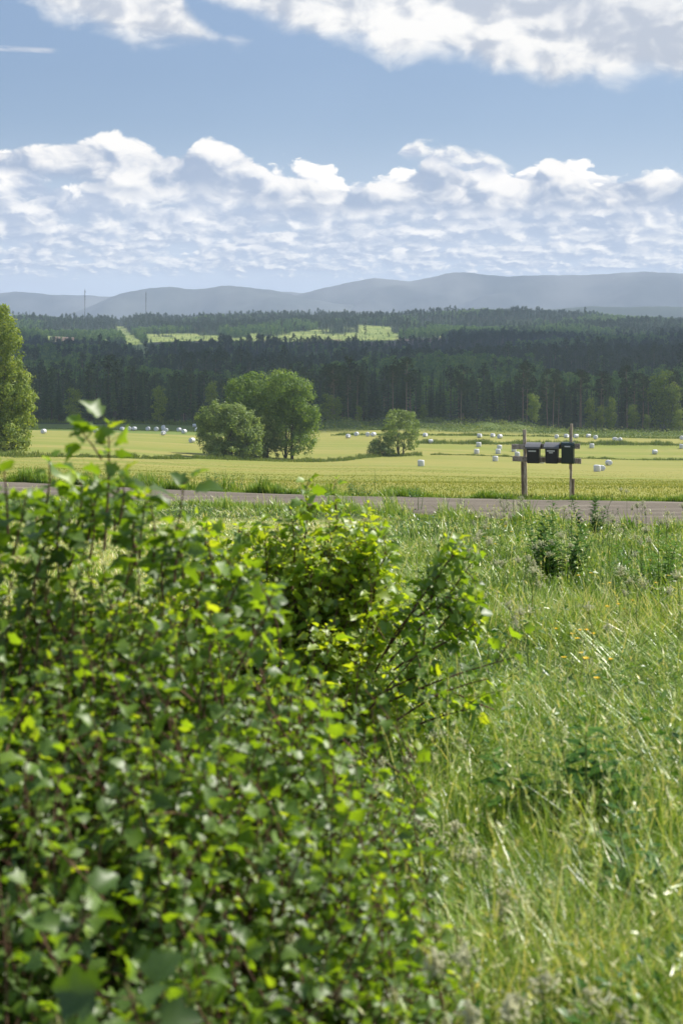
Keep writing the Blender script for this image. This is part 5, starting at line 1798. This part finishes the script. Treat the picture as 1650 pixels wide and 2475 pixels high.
# tall bare seed stalks
for k, (px, py, top, lab) in enumerate([(1440, 2010, 1850, 'tall dark nodding stalk above the jagged leaved weed'), (1465, 1330, 1200, 'tall dry leaning stalk at the near road edge right of the mailboxes'), (1480, 1300, 1235, 'thin dark leaning stalk at the road edge')]):
    p = G(px, py + 150 if k == 0 else py)
    H = (py + (150 if k == 0 else 0) - top) * p.y / F
    e = empty('seed_stalk', p)
    MB().tube([[0, 0, 0], [.02, 0, H * .4], [.01, 0, H * .75], [.07, 0, H]], [.005, .004, .0035, .002], 5).build('stem', M_STALK, e)
    q = np.random.default_rng(k)
    hd = MB()
    for j in range(24):
        c = np.array([.07 + q.normal(0, .008), q.normal(0, .008), H + q.uniform(-.06, .03)])
        hd.add([c, c + q.normal(0, .007, 3), c + q.normal(0, .007, 3) + [0, 0, .012]], [(0, 1, 2)], .2)
    hd.build('seed_head', M_WEED, e)
    tag(e, lab, 'stalk')

# ------------------------------------------------------------------ the cloud overhead that shades the forest
def shade_cloud():
    q = np.random.default_rng(17)
    off = S * (1700 / S.z)
    cx, cy, cz = off.x, off.y, 1700
    # outline of the shade on the ground: seen from above, anticlockwise
    foot = [(-900, 350), (-60, 378), (20, 392), (42, 398), (60, 452), (170, 458), (420, 470), (1050, 520), (1250, 1100), (1150, 2200), (640, 2560), (330, 2520), (120, 2390), (-60, 2360), (-280, 2350), (-370, 2150), (-560, 2260), (-1000, 2250), (-1250, 1300)]
    P = []
    for i in range(len(foot)):
        a, b = np.array(foot[i], float), np.array(foot[(i + 1) % len(foot)], float)
        m = max(2, int(np.linalg.norm(b - a) / 25))
        for k in range(m):
            P.append(a + (b - a) * k / m)
    P = np.array(P); n = len(P)
    ctr = np.array([0, 1250.0])
    wob = 1 + .018 * np.sin(np.arange(n) * .31) + .012 * np.sin(np.arange(n) * .93 + 1)
    P = ctr + (P - ctr) * wob[:, None]
    Rn = [1.0, .985, .94, .86, .74, .58, .40, .2, .06]
    V = []
    for up in (1, -1):
        for s in Rn:
            xy = ctr + (P - ctr) * s
            th = math.sqrt(max(0, 1 - s ** 4))
            lum = bumps(xy[:, 0], xy[:, 1], 420) * 45 + bumps(xy[:, 0] + 50, xy[:, 1], 160) * 22
            z_ = (th * (55 + lum * .5) if up > 0 else -th * (22 + lum * .12))
            V.append(np.stack([xy[:, 0] + cx, xy[:, 1] + cy, np.full(n, cz) + z_], -1))
    V = np.concatenate(V); f = []
    m = len(Rn)
    for u in range(2):
        for i in range(m - 1):
            for k in range(n):
                a, b, c_, d_ = (u * m + i) * n + k, (u * m + i) * n + (k + 1) % n, (u * m + i + 1) * n + (k + 1) % n, (u * m + i + 1) * n + k
                f.append((a, b, c_, d_) if u == 0 else (d_, c_, b, a))
    mb = MB().add(V, f)
    for u in range(2):
        i0 = (u * m + m - 1) * n
        mb.add(np.vstack([V[i0:i0 + n], V[i0:i0 + n].mean(0)]), [(k, (k + 1) % n, n) if u == 0 else ((k + 1) % n, k, n) for k in range(n)])
    o = mb.build('cloud', plain('cloud_white', (.82, .82, .83), 1.0, 0.0, .05, .01), smooth=True)
    tag(o, kind='structure')


shade_cloud()

# ------------------------------------------------------------------ air
def haze():
    mb = MB().box((0, 0, 0), (2, 2, 2))
    TOP = 500
    m, T = new_mat('haze')
    v = T.new('ShaderNodeVolumePrincipled')
    v.inputs['Color'].default_value = (0.68, 0.80, 1.0, 1)
    v.inputs['Density'].default_value = 1.3e-4
    v.inputs['Anisotropy'].default_value = 0.15
    o = T.new('ShaderNodeOutputMaterial')
    T.t.links.new(v.outputs[0], o.inputs['Volume'])
    ob = mb.build('haze', m)
    ob.location = (0, 0, (TOP - 130) / 2); ob.scale = (10000, 10000, (TOP + 130) / 2)
    tag(ob, kind='stuff')


haze()
